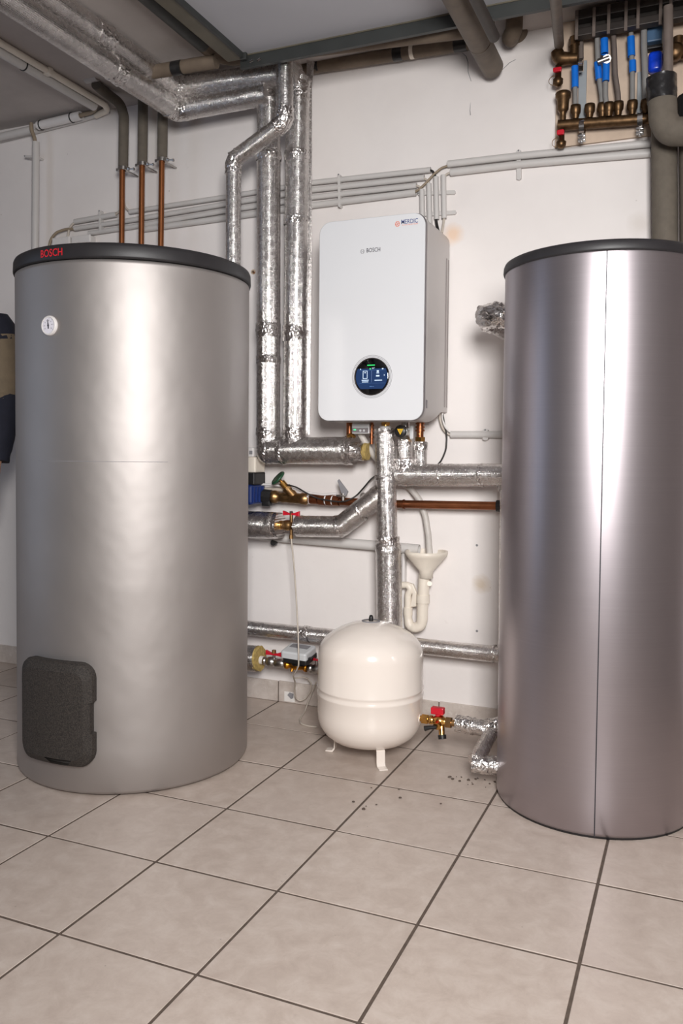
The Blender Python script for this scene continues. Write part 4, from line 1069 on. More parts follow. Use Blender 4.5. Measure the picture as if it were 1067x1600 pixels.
hw.lathe([(0.0, -0.004), (0.010, -0.005), (0.018, -0.003), (0.026, -0.006), (0.032, -0.003), (0.033, 0.002), (0.029, 0.006), (0.022, 0.003), (0.012, 0.006), (0.0, 0.007)], we, wn, N)
link('handwheel', hw, 'green_wheel', t)
t = thing('sealed_coupling', 'coupling with white sealing threads between green-wheel valve and copper pipe', 'fitting', (-0.123,-0.08,0.8215))
for p0, p1, r in [((-0.1673,-0.077,0.8212),(-0.1324,-0.077,0.8205),0.019),((-0.127,-0.077,0.8202),(-0.1031,-0.077,0.8195),0.0212),((-0.0951,-0.077,0.8193),(-0.0739,-0.077,0.8185),0.0205),((-0.0687,-0.077,0.8181),(-0.045,-0.077,0.8174),0.0192)]:
    link('copper_socket', MB(True).cyl(p0, p1, r), 'copper', t)
for p0, p1, r in [((-0.1727,-0.077,0.8213),(-0.1646,-0.077,0.821),0.0205),((-0.1017,-0.077,0.8195),(-0.0951,-0.077,0.8193),0.0182),((-0.0739,-0.077,0.8185),(-0.0687,-0.077,0.8181),0.0182)]:
    link('white_sealing', MB(True).cyl(p0, p1, r), 'white_plastic', t)
lv = V3((-0.0262,-0.085,0.8414))
t = thing('vent_lever', 'small grey pointed lever standing on the copper line', 'lever', lv)
link('lever_blade', MB().prism([(-0.004, 0.0), (0.014, -0.004), (0.022, 0.012), (0.004, 0.034), (-0.016, 0.058), (-0.022, 0.052), (-0.014, 0.030)], lv, (1, 0, 0), (0, 0, 1), 0.006, 0.0015), 'grey_patch', t)
link('lever_base', MB(True).cyl(lv + V3((0, 0, -0.022)), lv + V3((0, 0, 0.006)), 0.008).box(lv + V3((-0.026, -0.008, -0.008)), lv + V3((0.010, 0.008, 0.0)), 0.002), 'steel', t)
cable('upper white plastic line running from the wide tank to the small lever', [(-0.5381,-0.09,0.8703),(-0.3372,-0.09,0.8726),(-0.2649,-0.09,0.8669),(-0.183,-0.09,0.8469),(-0.1053,-0.09,0.8394),(-0.0502,-0.09,0.8458)], 0.0045, 'white_plastic', 'plastic_line', 'cable', bend=0.06)
cable('lower grey plastic line left of the green-wheel valve', [(-0.5561,-0.06,0.8459),(-0.2968,-0.06,0.8526),(-0.2633,-0.06,0.846)], 0.0085, 'cream_cable', 'plastic_line', 'cable', bend=0.06)
solo('eye_screw', ring((0.0344,-0.03,0.8384), (0, -1, 0), 0.006, 0.011, 0.006, 20), 'steel', 'small steel eye above the bent foil pipe beside the tall pipe', 'screw')

# pump behind the wide tank
t = thing('circulation_pump', 'blue circulation pump with black head, half hidden by the wide tank', 'pump', (-0.4304,-0.1,0.8004))
a = V3((-0.5197,-0.12,0.7961)); b = V3((-0.3672,-0.12,0.8728))
link('pump_housing', MB().box((a.x, -0.17, a.z), (b.x, -0.06, b.z), 0.010), 'pump_blue', t)
for k in range(4): link('cooling_fin', MB().box((b.x - 0.004, -0.165 + 0.024 * k, a.z + 0.008), (b.x + 0.006, -0.157 + 0.024 * k, b.z - 0.008), 0.001, 1), 'pump_blue', t)
a2_ = V3((-0.52,-0.12,0.8692)); b2_ = V3((-0.3619,-0.12,0.9198))
link('terminal_box', MB().box((a2_.x, -0.16, a2_.z + 0.002), (b2_.x, -0.07, b2_.z), 0.005), 'black_plastic', t)
link('union_nut', MB(True).cyl((-0.382,-0.09,0.8265), (-0.3594,-0.09,0.8259), 0.017).cyl((-0.3649,-0.085,0.8268), (-0.3282,-0.08,0.8251), 0.0275, 0.026, 8).box(V3((-0.3622,-0.09,0.8271)) + V3((0, -0.012, -0.038)), V3((-0.3285,-0.09,0.8281)) + V3((0, 0.012, -0.02)), 0.002), 'black_plastic', t)
t = thing('pump_controller', 'pale controller box above the blue pump beside the wide tank', 'control box', (-0.4168,-0.1,0.9185))
a = V3((-0.5323,-0.1,0.9177)); b = V3((-0.3747,-0.1,0.9789))
link('box_body', MB().box((a.x, -0.13, a.z), (b.x, -0.05, b.z), 0.006), 'old_pvc', t)
link('box_head', MB().box((a.x, -0.125, b.z), (b.x - 0.012, -0.05, b.z + 0.036), 0.004), 'white_plastic', t)
link('box_window', MB().box((b.x - 0.030, -0.1258, b.z + 0.010), (b.x - 0.016, -0.1245, b.z + 0.024)), 'grey_patch', t)

# ------------------------------------------------------------------ drain pipe, funnel and trap
solo('drain_pipe', MB(True).tube([(-0.5704,-0.035,0.6782),(-0.3082,-0.035,0.6623),(0.085,-0.035,0.6513),(0.2583,-0.035,0.6463)], 0.0186, 0.05, 18, 0, True, hollow=0.86), 'conduit', 'sloping grey-white drain pipe on the wall ending open above the funnel', 'pipe')
solo('pipe_clip', MB(True).tube([(-0.3448,-0.03,0.6626),(-0.3446,-0.03,0.6296)], 0.010, 0.01, 12).cyl((-0.337,-0.05,0.642), (-0.3418,-0.03,0.6399), 0.012), 'black_plastic', 'black clamp under the short foil pipe end', 'clip')
t = thing('drain_funnel', 'yellowed white plastic funnel with siphon trap on the wall behind the vessel', 'funnel', (0.2735,-0.07,0.3573))
fo = V3((0.2948,-0.065,0.6316)); ft = V3((0.2923,-0.065,0.5522))
rw = 0.0776; rn = 0.0255
dz = 0.07209999999999994; zt = 0.6455
link('funnel_bowl', MB(True).lathe([(rw * 0.90, 0.0), (rw, 0.001), (rw, -0.010), (rw * 0.93, -0.019), (rn, -dz), (rn, -dz - 0.026), (rn * 0.7, -dz - 0.026), (rn * 0.65, -dz), (rw * 0.88, -0.014), (rw * 0.90, 0.0)], (fo.x, fo.y * 0.999, zt), (0, 0, 1), 40), 'old_pvc', t)
rp = 0.0203
link('down_pipe', MB(True).tube([(0.2874,-0.065,0.5589),(0.2861,-0.065,0.4747)], rp, 0.02, 20), 'old_pvc', t)
link('slip_nut', MB(True).tube([(0.2848,-0.065,0.4851),(0.2852,-0.065,0.4559)], rp * 1.2, 0.01, 20), 'old_pvc', t)
link('trap_bend', MB(True).tube([(0.2839,-0.065,0.4605),(0.2835,-0.065,0.3995),(0.279,-0.065,0.3733),(0.2572,-0.065,0.3619),(0.2351,-0.065,0.367),(0.2285,-0.065,0.3947),(0.228,-0.065,0.4324)], [rp, rp, rp * 0.95, rp * 0.92, rp * 0.85, rp * 0.72, rp * 0.70], 0.008, 20, 0.02), 'old_pvc', t)
link('trap_nut', MB(True).tube([(0.2284,-0.065,0.4065),(0.228,-0.065,0.4348)], rp * 0.82, 0.01, 20), 'old_pvc', t)
link('overflow_arch', MB(True).tube([(0.228,-0.065,0.4324),(0.2274,-0.065,0.4796),(0.2381,-0.065,0.5039),(0.2256,-0.065,0.5171),(0.2034,-0.065,0.5155),(0.1837,-0.065,0.5047)], rp * 0.62, 0.008, 18, 0.015), 'old_pvc', t)
link('overflow_web', MB().prism([(0, 0), (0.022, 0.004), (0.024, 0.055), (0.010, 0.085), (-0.02, 0.092), (-0.03, 0.075), (-0.004, 0.07), (0.008, 0.05)], (0.2374,-0.06,0.4371), (1, 0, 0), (0, 0, 1), 0.012, 0.003), 'old_pvc', t)
link('bracket_screw', MB(True).cyl((0.3114,-0.075,0.5293), (0.2946,-0.02,0.5204), 0.009).cyl((0.3159,-0.075,0.5505), (0.3113,-0.06,0.5482), 0.004), 'old_pvc', t)
solo('conduit', MB().box((0.19,-0.03,0.3395), (0.2009, -0.0002, 0.6486), 0.003), 'white_plastic', 'narrow white upright trunking right behind the tall foil pipe', 'conduit')

# ------------------------------------------------------------------ thin cord hanging from the valve
cable('thin cream cord hanging from the mid-height ball valve, knotted at the water meter',
      [(-0.2087,-0.15,0.6726),(-0.1972,-0.15,0.5814),(-0.1869,-0.15,0.4611),(-0.1582,-0.19,0.3381),(-0.1427,-0.215,0.2613),(-0.1423,-0.215,0.2138),(-0.1587,-0.2,0.1894),(-0.1816,-0.18,0.1627),(-0.2029,-0.12,0.1209),(-0.225,-0.08,0.0782),(-0.2339,-0.05,0.0389),(-0.222,-0.04,0.0238),(-0.2018,-0.03,0.0325),(-0.1799,-0.03,0.0656),(-0.1714,-0.04,0.0995),(-0.182,-0.05,0.1209),(-0.1925,-0.08,0.132),(-0.203,-0.12,0.137)], 0.0030, 'cream_cable', 'cord', 'cord', None, 0.025, 7, 0.008)
cable('second thin cord dropping behind the vessel to the floor tiles',
      [(-0.1417,-0.06,0.113),(-0.157,-0.05,0.0837),(-0.1778,-0.04,0.0433),(-0.1732,-0.095,0.004),(-0.152,-0.1834,0.003),(-0.1252,-0.2277,0.003),(-0.0889,-0.2386,0.003),(-0.057,-0.2356,0.003)], 0.0030, 'cream_cable', 'cord', 'cord', None, 0.03, 7, 0.008)


# ------------------------------------------------------------------ painted pipes and channels under the ceiling
p1 = V3((-0.4536,-0.265,2.4348))
t = thing('ceiling_pipe', 'slate and brown foam-wrapped pipe turning a corner under the ceiling, above the thin foil pipe', 'pipe', p1)
rp1 = 0.0277
pe = V3((0.5541,-0.265,2.3655))
link('slate_wrap', MB(True).tube([(p1.x, -1.9, p1.z + 0.02), (p1.x, p1.y - 0.12, p1.z + 0.004)], rp1 * 1.05, 0.02, 24), 'slate', t)
link('brown_elbow', MB(True).tube([(p1.x, p1.y - 0.13, p1.z + 0.004), p1, pe], rp1, 0.015, 24, 0.09), 'armaflex_brown', t)
p2a = V3((-0.3141,-0.05,2.4573)); p2b = V3((0.4412,-0.05,2.4319))
t = thing('ceiling_pipe', 'brown foam pipe with black tape bands along the top of the back wall', 'pipe', p2a)
rp2 = 0.0233
link('foam_cover', MB(True).tube([p2a, p2b], rp2, 0.03, 22), 'armaflex_brown', t)
for p0, q0 in [((-0.192,-0.05,2.4548),(-0.1548,-0.05,2.4529)),((0.1412,-0.05,2.4421),(0.1754,-0.05,2.4409)),((0.3678,-0.05,2.4341),(0.4138,-0.05,2.4325))]: link('black_band', MB(True).tube([p0, q0], rp2 * 1.04, 0.01, 22), 'black_tape', t)
for p0, q0 in [((0.2046,-0.05,2.4398),(0.219,-0.05,2.4396))]: link('pale_band', MB(True).tube([p0, q0], rp2 * 1.05, 0.01, 22), 'old_pvc', t)
t = thing('ceiling_pipe', 'short brown foam pipe with one black band behind the stacked foil pipes', 'pipe', (-0.5493,-0.35,2.3921))
link('foam_cover', MB(True).tube([(-0.7171,-0.35,2.395),(-0.4325,-0.33,2.3965)], 0.0243, 0.03, 22), 'armaflex_brown', t)
link('black_band', MB(True).tube([(-0.6044,-0.35,2.3912),(-0.5678,-0.347,2.3915)], 0.0243 * 1.05, 0.01, 22), 'black_tape', t)

# channels framing the grey ceiling board
yc = -0.34
xa = -0.3063; xo = -0.3763
zb = 2.3475; zt_ = 2.3887; zp = 2.3922
t = thing('ceiling_channel', 'dark slate metal channel along the wall edge of the grey ceiling board', 'beam', (0.5, yc, zb))
link('web', MB().box((xa - 0.02, yc - 0.003, zb), (1.75, yc + 0.003, zt_)), 'channel', t)
link('bottom_flange', MB().box((xa - 0.02, yc + 0.003, zb), (1.75, yc + 0.012, zb + 0.004)), 'channel', t)
link('top_flange', MB().box((xa - 0.02, yc - 0.006, zt_ - 0.001), (1.75, yc + 0.012, zp + 0.03)), 'channel_olive', t)
t = thing('ceiling_channel', 'olive metal channel along the left edge of the grey ceiling board, running towards the viewer', 'beam', (xa, -1.0, zb))
link('web', MB().box((xo, -2.5, zt_ - 0.012), (xa - 0.006, yc - 0.004, zp + 0.03), 0.004), 'channel_olive', t)
link('edge_flange', MB().box((xa - 0.007, -2.5, zt_ - 0.016), (xa + 0.002, yc - 0.007, zp + 0.02)), 'channel', t)
link('end_bracket', MB().box((xa - 0.010, yc - 0.022, zt_ - 0.020), (xa + 0.012, yc - 0.007, zp + 0.004), 0.002), 'channel', t)
for k, x in enumerate([-0.2523,-0.2828]):
    link('fixing_screw', MB(True).cyl((x, yc - 0.012, zb + 0.012), (x + 0.012, yc - 0.012, zb + 0.016), 0.004, 0.004, 8), 'chrome', t)

# pipes that come along the ceiling and run into the wall
bw = V3((0.5042,-0.12,2.3362)); rb = 0.0379
t = thing('ceiling_beam', 'thick brown painted pipe running from the ceiling into the back wall, right of centre', 'pipe', bw)
link('pipe_cover', MB(True).tube([(bw.x - 0.004, -1.9, bw.z + 0.01), (bw.x, -0.05, bw.z)], rb, 0.03, 26), 'beam_brown', t)
link('wall_end', MB(True).dome((bw.x, -0.05, bw.z), (0, 1, -0.15), rb * 0.99, rb * 0.6, 26, 4), 'beam_brown', t)
link('wrap_joint', MB(True).tube([(bw.x, -0.24, bw.z + 0.001), (bw.x, -0.23, bw.z + 0.001)], rb * 1.03, 0.01, 26), 'beam_brown', t)
b2 = V3((0.5813,-0.37,2.2827))
solo('ceiling_beam', MB(True).tube([(b2.x - 0.004, -1.9, b2.z + 0.01), (b2.x, -0.362, b2.z)], 0.0177, 0.03, 20), 'beam_dark', 'slimmer dark pipe just above and right of the thick brown one', 'pipe')
solo('ceiling_beam', MB(True).tube([(0.833,-0.8,2.1674),(0.7324,-0.07,2.3621)], 0.016, 0.03, 20), 'beam_brown', 'narrow brown pipe slanting down to the manifold corner', 'pipe')
t = thing('pipe_elbow', 'pale painted pipe elbow sticking out of the wall under the dark channel', 'pipe', (0.571,-0.05,2.4042))
link('elbow', MB(True).tube([(0.5587,-0.004,2.4444),(0.5726,-0.09,2.4073),(0.5916,-0.12,2.4112),(0.5927,-0.12,2.4695)], 0.0284, 0.01, 20, 0.05), 'armaflex_brown', t)
link('wall_rosette', MB(True).cyl((0.5776,0.0,2.4646), (0.5817,-0.02,2.4547), 0.038, 0.034), 'armaflex_brown', t)

# ------------------------------------------------------------------ grey insulated pipes at the right edge
t = thing('insulated_pipe', 'thick grey foam-covered upright pipe at the right edge, dropping behind the slim tank', 'pipe', (1.0762,-0.09,1.6734))
link('foam_cover', MB(True).tube([(1.0622,-0.09,2.195),(1.0799,-0.09,1.5925)], 0.0391, 0.03, 28), 'armaflex', t)
rj = 0.0419
t = thing('insulated_pipe', 'grey foam-covered pipe bend with black tape collar at the right edge', 'pipe', (1.0949,-0.2,1.9633))
link('foam_cover', MB(True).tube([(1.0629,-0.2,2.0923),(1.0681,-0.2,2.0226),(1.0872,-0.2,1.9815),(1.1838,-0.2,1.9699)], rj, 0.008, 30, 0.035), 'armaflex', t)
link('tape_collar', MB(True).tube([(1.0597,-0.2,2.1483),(1.0632,-0.2,2.0769)], rj * 1.04, 0.005, 30, 0, True, 0.0012, 3), 'black_tape', t)
link('riser', MB(True).cyl((1.0799,-0.2,2.1392), (1.0748,-0.2,2.3568), 0.014), 'pex_brown', t)
t = thing('insulated_pipe', 'second grey upright pipe at the very right edge with dark collar', 'pipe', (1.1551,-0.09,1.6664))
link('foam_cover', MB(True).tube([(1.1461,-0.09,2.0436),(1.1608,-0.09,1.5863)], 0.0362, 0.03, 26), 'armaflex', t)
link('tape_collar', MB(True).tube([(1.1423,-0.09,2.1229),(1.1462,-0.09,2.0396)], 0.0392, 0.01, 26), 'black_tape', t)

# ------------------------------------------------------------------ heating manifold at the upper right
mo = 0.06
t = thing('manifold', 'oxidised bronze heating manifold bar with vent and red drain tap, on the bare board', 'manifold', (0.8932,-0.06,2.091))
ma = V3((0.7329,-0.06,2.1015)); mb_ = V3((1.0254,-0.06,2.081))
link('bar', MB(True).tube([ma, mb_], 0.0174, 0.05, 20), 'bronze', t)
for p in [(0.7889,-0.06,2.1144),(0.8341,-0.06,2.111),(0.8748,-0.06,2.1081),(0.8964,-0.075,2.1005),(0.9239,-0.06,2.105),(0.9675,-0.06,2.1017),(1.0095,-0.06,2.0986)]:
    o = link('outlet_nut', MB(True).lathe([(0.010, 0.0), (0.012, 0.012), (0.0125, 0.014), (0.0165, 0.020), (0.0175, 0.034), (0.0165, 0.044), (0.0, 0.046)], p, (0, 0, 1), 14), 'bronze', t)
ve = V3((0.7473,-0.06,2.1163))
link('air_vent', MB(True).lathe([(0.009, -0.012), (0.011, 0.010), (0.010, 0.022), (0.0135, 0.028), (0.0185, 0.034), (0.0205, 0.070), (0.0255, 0.074), (0.0260, 0.088), (0.022, 0.092), (0.0, 0.093)], ve, (0, 0, 1), 22), 'bronze', t)
dt = V3((0.7437,-0.06,2.0852))
link('drain_tap', MB(True).lathe([(0.0, -0.062), (0.010, -0.060), (0.016, -0.052), (0.017, -0.040), (0.011, -0.036), (0.010, 0.006), (0.0, 0.008)], dt, (0, 0, 1), 16), 'bronze', t)
link('red_tap_handle', MB().prism(rrect(-0.012, -0.006, 0.012, 0.010, 0.004), dt + V3((0, -0.012, -0.016)), (1, 0, 0), (0, 0, 1), 0.010, 0.002), 'red_handle', t)
link('tap_wire', ring(dt + V3((-0.015, 0, -0.040)), (0, -1, 0), 0.014, 0.0155, 0.002, 20), 'brass_old', t)
t = thing('manifold_end', 'bronze end of the upper return manifold with red drain tap, above the air vent', 'manifold', (0.7302,-0.06,2.241))
ub = V3((0.7369,-0.06,2.3238))
link('body', MB(True).tube([V3((0.7239,-0.06,2.3471)), V3((0.7307,-0.06,2.3207)), V3((0.7931,-0.06,2.312))], [0.020, 0.022, 0.017], 0.01, 18, 0.02).cyl((0.7809,-0.06,2.3037), (0.7794,-0.06,2.3831), 0.015).cyl((0.7799,-0.06,2.3539), (0.7794,-0.06,2.379), 0.018, 0.018, 6), 'bronze', t)
dt = V3((0.7293,-0.06,2.2874))
link('drain_tap', MB(True).lathe([(0.0, -0.058), (0.010, -0.056), (0.0165, -0.048), (0.017, -0.034), (0.011, -0.030), (0.010, 0.012), (0.0, 0.014)], dt, (0, 0, 1), 16), 'bronze', t)
link('red_tap_handle', MB().prism(rrect(-0.014, -0.004, 0.014, 0.010, 0.004), dt + V3((0, -0.012, -0.012)), (1, 0, 0), (0, 0, 1), 0.010, 0.002), 'red_handle', t)
link('tap_wire', ring(dt + V3((-0.015, 0, -0.036)), (0, -1, 0), 0.014, 0.0155, 0.002, 20), 'brass_old', t)
t = thing('manifold_end', 'bronze fitting of the upper manifold at the right edge above the taped pipe', 'manifold', (1.0938,-0.07,2.2696))
link('body', MB(True).cyl((1.0578,-0.07,2.2739), (1.1313,-0.07,2.267), 0.019).lathe([(0.012, -0.01), (0.026, 0.0), (0.026, 0.026), (0.016, 0.034), (0.0, 0.036)], (1.0938,-0.07,2.2696), (0, -1, 0), 14).cyl((1.1009,-0.07,2.2862), (1.102,-0.07,2.3197), 0.016), 'bronze', t)

# plastic tubes of the floor heating
rt_ = 0.008
Gt = 'plastic heating tubes rising from the manifold'
def tubes(label, segs, blues=(), r=rt_):
    t = thing('heating_tube', label, 'tube', segs[0][0][0], Gt)
    for path, mat, k in segs: link('tube_run', MB(True).tube(path, r * k, 0.012, 14, 0.04), mat, t)
    for path, k in blues: link('blue_sleeve', MB(True).tube(path, r * k, 0.012, 16, 0, True, hollow=0.8), 'blue_plastic', t)
tubes('first plastic tube from the left on the manifold, with one blue sleeve', [([(0.7884,-0.06,2.1354),(0.7857,-0.06,2.2194),(0.7834,-0.06,2.2866)], 'pex', 1.0)], [([(0.7858,-0.06,2.2174),(0.7834,-0.06,2.2866)], 1.45)])
tubes('brownish tube hanging from the rack beside the first blue sleeve', [([(0.8032,-0.055,2.2937),(0.7996,-0.05,2.3902),(0.7981,-0.05,2.4134)], 'pex_brown', 1.05)])
tubes('second tube, twisted, with two blue sleeves around a dark gap', [([(0.8744,-0.06,2.1226),(0.8713,-0.06,2.1769),(0.8643,-0.06,2.2234),(0.8575,-0.065,2.2843),(0.8542,-0.065,2.3425),(0.8533,-0.065,2.3879)], 'pex', 1.05), ([(0.8924,-0.078,2.1174),(0.8853,-0.078,2.1676),(0.8843,-0.078,2.2128)], 'pex', 1.05)],
      [([(0.8621,-0.06,2.232),(0.8564,-0.065,2.2866)], 1.45), ([(0.8853,-0.078,2.2147),(0.8851,-0.078,2.272)], 1.45), ([(0.8791,-0.075,2.305),(0.8771,-0.075,2.3524)], 1.55)])
tubes('third tube, bare and bending inward at the top', [([(0.9265,-0.06,2.1231),(0.9223,-0.06,2.1792),(0.912,-0.06,2.2423),(0.9084,-0.06,2.3146),(0.9024,-0.055,2.3896)], 'pex_brown', 1.05)])
tubes('fourth tube with two long blue sleeves', [([(0.968,-0.06,2.121),(0.9655,-0.06,2.2334),(0.9591,-0.06,2.3463),(0.9573,-0.06,2.3831)], 'pex', 1.0)], [([(0.9664,-0.06,2.2373),(0.9646,-0.06,2.2742)], 1.4), ([(0.9614,-0.06,2.289),(0.958,-0.06,2.3505)], 1.5)])
tubes('fifth tube, grey, just left of the taped pipe bend', [([(1.0091,-0.06,2.1148),(1.0049,-0.06,2.2168),(0.9987,-0.06,2.3189),(0.9974,-0.06,2.3796)], 'pex', 1.25)])
t = thing('blue_glimpse_box', 'added blue box for a glimpse through an opening, between the tubes at the upper right', 'actuator', (1.035,-0.05,2.2321))  # blue glimpse through an opening, built as an added plastic box
a = V3((1.0117,-0.05,2.236)); b = V3((1.0545,-0.05,2.3013))
link('blue_body', MB(True).box((a.x, -0.05, a.z), (b.x, -0.014, b.z), 0.012, 3), 'blue_deep', t)
a = V3((1.0061,-0.05,2.3098)); b = V3((1.0541,-0.05,2.3214))
link('dark_neck', MB().box((a.x, -0.046, a.z), (b.x, -0.014, b.z), 0.003), 'black_plastic', t)
a = V3((1.0057,-0.05,2.3302)); b = V3((1.0527,-0.05,2.3819))
link('slate_cover', MB().box((a.x, -0.048, a.z + 0.001), (b.x, -0.014, b.z), 0.004), 'slate_blue', t)
solo('spacer', MB(True).tube([(0.8603,-0.09,2.2752),(0.8959,-0.09,2.2833)], 0.010, 0.01, 10).cyl((0.8886,-0.095,2.2784), (0.886,-0.07,2.2896), 0.014, 0.014, 8), 'steel', 'shiny wire clip in the gap between blue sleeves of the second tube', 'clip')
# mounting rails with pipe clamps
Gm = 'milky mounting rails of the manifold'
for lab, lab2, top, bot, cl_t, cl_b in (('left milky mounting rail of the manifold', 'left steel clamp around the manifold bar', (0.8025,-0.02,2.3192), (0.8043,-0.02,2.1268), (0.8116,-0.085,2.1102), (0.8128,-0.085,2.05)), ('right milky mounting rail of the manifold', 'right steel clamp around the manifold bar', (0.9862,-0.02,2.2527), (0.9912,-0.02,2.1161), (0.9931,-0.085,2.1159), (0.9957,-0.085,2.0409))):
    solo('mounting_rail', MB().box((bot[0] - 0.013, -0.022, bot[2]), (bot[0] + 0.013, -0.013, top[2]), 0.002), 'strip', lab, 'rail', Gm)
    t = thing('pipe_clamp', lab2, 'clamp', cl_b)
    zc_ = (cl_t[2] + cl_b[2]) / 2; c = V3((cl_t[0], -0.06, zc_ + 0.002))
    link('clamp_band', ring(c + V3((-0.008, 0, 0)), (1, 0, 0), 0.0215, 0.0255, 0.016, 26), 'chrome', t)
    link('clamp_screw', MB(True).cyl(c + V3((0, -0.006, -0.022)), c + V3((0, -0.006, -0.052)), 0.0045).box(c + V3((-0.012, -0.016, -0.034)), c + V3((0.012, 0.004, -0.026)), 0.001).box(c + V3((-0.012, -0.016, -0.046)), c + V3((0.012, 0.004, -0.040)), 0.001), 'chrome', t)
    link('clamp_stud', MB(True).cyl(c + V3((0, 0.02, 0.0)), c + V3((0, 0.047, 0.0)), 0.005), 'chrome', t)
t = thing('pipe_clamp', 'steel hinge clip at the foot of the hanging brownish tube', 'clamp', (0.8016,-0.07,2.2627))
link('clip_plate', MB().box(V3((0.7961,-0.075,2.2616)), V3((0.8124,-0.065,2.3045)), 0.002).cyl((0.7982,-0.08,2.2901), (0.8104,-0.08,2.288), 0.007), 'chrome', t)
# dark rack above the manifold
t = thing('pipe_rack', 'dark steel rack above the manifold, close under the ceiling', 'rack', (0.9499,-0.1,2.3619))
ra = V3((0.7873,-0.09,2.3887)); 
link('lower_rail', MB().box((ra.x, -0.11, 2.3604), (1.5, -0.075, 2.3866), 0.003), 'rack', t)
link('upper_rail', MB().box((ra.x, -0.11, 2.4127), (1.5, -0.075, 2.445), 0.003), 'rack', t)
link('back_plate', MB().box((ra.x, -0.070, 2.3725), (1.5, -0.064, 2.445)), 'beam_dark', t)
for p in [(0.7941,-0.12,2.4427),(0.8483,-0.12,2.4321),(0.8937,-0.12,2.4273),(0.9462,-0.12,2.4209),(0.9827,-0.12,2.4177),(1.0489,-0.12,2.4086),(1.0788,-0.12,2.4066)]:
    link('strap', MB().box((p[0] - 0.005, -0.117, 2.3483), (p[0] + 0.005, -0.111, 2.44), 0.001, 1), 'pex_brown', t)

# ------------------------------------------------------------------ person at the left edge (mostly outside the frame)
def skin_mesh(name, joints, edges, parent, mat, sub=2):
    """one continuous surface grown round a skeleton: joints {name: (point, radius x, radius y)}"""
    keys = list(joints); me = bpy.data.meshes.new(name)
    o = ORIGIN[parent.name]
    me.from_pydata([tuple(np.array(joints[k][0]) - o) for k in keys], [(keys.index(a), keys.index(b)) for a, b in edges], [])
    ob = bpy.data.objects.new(name, me); COL.objects.link(ob)
    md = ob.modifiers.new('skin', 'SKIN'); md.use_smooth_shade = True; md.branch_smoothing = 0.6
    for k, d in zip(keys, me.skin_vertices[0].data):
        d.radius = joints[k][1:3]
    me.skin_vertices[0].data[0].use_root = True
    s = ob.modifiers.new('sub', 'SUBSURF'); s.levels = sub; s.render_levels = sub
    dg = bpy.context.evaluated_depsgraph_get()
    new = bpy.data.meshes.new_from_object(ob.evaluated_get(dg)); new.name = name
    bpy.data.objects.remove(ob); bpy.data.meshes.remove(me)
    for p in new.polygons: p.use_smooth = True
    new.materials.clear(); new.materials.append(M[mat])
    r = bpy.data.objects.new(name, new); COL.objects.link(r); r.parent = parent
    ORIGIN[r.name] = o
    return r


px = V3((-1.57, -0.42, 0.0))
ps = thing('person', 'person in navy and khaki work jacket standing behind the wide tank, arm hanging', 'person', px)
def q(x, y, z): return (px.x + x, px.y + y, z)
J = {'pelvis': (q(0, 0, 0.93), .13, .10), 'belly': (q(0, 0, 1.08), .125, .095), 'chest': (q(0, 0, 1.33), .135, .10), 'top': (q(0, 0.01, 1.475), .09, .075), 'neck': (q(0, 0, 1.555), .05, .052), 'head0': (q(0, -0.015, 1.645), .062, .075), 'head1': (q(0, -0.015, 1.735), .075, .09), 'head2': (q(0, 0.0, 1.81), .045, .055)}
E_ = [('pelvis', 'belly'), ('belly', 'chest'), ('chest', 'top'), ('top', 'neck'), ('neck', 'head0'), ('head0', 'head1'), ('head1', 'head2')]
arm = {}
for s, nm in ((1, 'l'), (-1, 'r')):
    A_ = {'sh': (q(s * .178, 0.01, 1.475), .055, .055), 'el': (q(s * .205, 0.03, 1.215), .042, .042), 'wr': (q(s * .205, -0.03, 0.945), .030, .026), 'palm': (q(s * .200, -0.045, 0.880), .018, .036)}
    arm[s] = A_
    for k in A_: J[nm + k] = A_[k]
    E_ += [('top', nm + 'sh'), (nm + 'sh', nm + 'el'), (nm + 'el', nm + 'wr'), (nm + 'wr', nm + 'palm')]
    for k, (dy, ln) in enumerate(((-.030, .070), (-.011, .082), (.009, .076), (.026, .060))):
        J[nm + 'f%da' % k] = (q(s * .198, -0.048 + dy, 0.843), .0095, .0095); J[nm + 'f%db' % k] = (q(s * .190, -0.052 + dy, 0.843 - ln * 0.55), .0088, .0088); J[nm + 'f%dc' % k] = (q(s * .172, -0.056 + dy, 0.843 - ln), .0080, .0080)
        E_ += [(nm + 'palm', nm + 'f%da' % k), (nm + 'f%da' % k, nm + 'f%db' % k), (nm + 'f%db' % k, nm + 'f%dc' % k)]
    J[nm + 't0'] = (q(s * .190, -0.080, 0.890), .0115, .0115); J[nm + 't1'] = (q(s * .180, -0.100, 0.850), .0095, .0095)
    E_ += [(nm + 'wr', nm + 't0'), (nm + 't0', nm + 't1')]
    J.update({nm + 'hip': (q(s * .080 - .035, 0, 0.88), .085, .090), nm + 'knee': (q(s * .085 - .07, -0.01, 0.50), .060, .062), nm + 'ank': (q(s * .085 - .08, 0.02, 0.10), .040, .042), nm + 'toe': (q(s * .10 - .08, -0.15, 0.04), .040, .030)})
    E_ += [('pelvis', nm + 'hip'), (nm + 'hip', nm + 'knee'), (nm + 'knee', nm + 'ank'), (nm + 'ank', nm + 'toe')]
skin_mesh('body', J, E_, ps, 'skin', 2)
Jj = {'belly': (q(0, 0, 1.10), .145, .115), 'hem': (q(0, 0, 0.86), .150, .120), 'chest': (q(0, 0, 1.33), .145, .118), 'top': (q(0, 0.01, 1.465), .115, .095), 'col': (q(0, 0.005, 1.545), .066, .066)}
Ej = [('belly', 'hem'), ('belly', 'chest'), ('chest', 'top'), ('top', 'col')]
skin_mesh('jacket', Jj, Ej, ps, 'navy', 2)
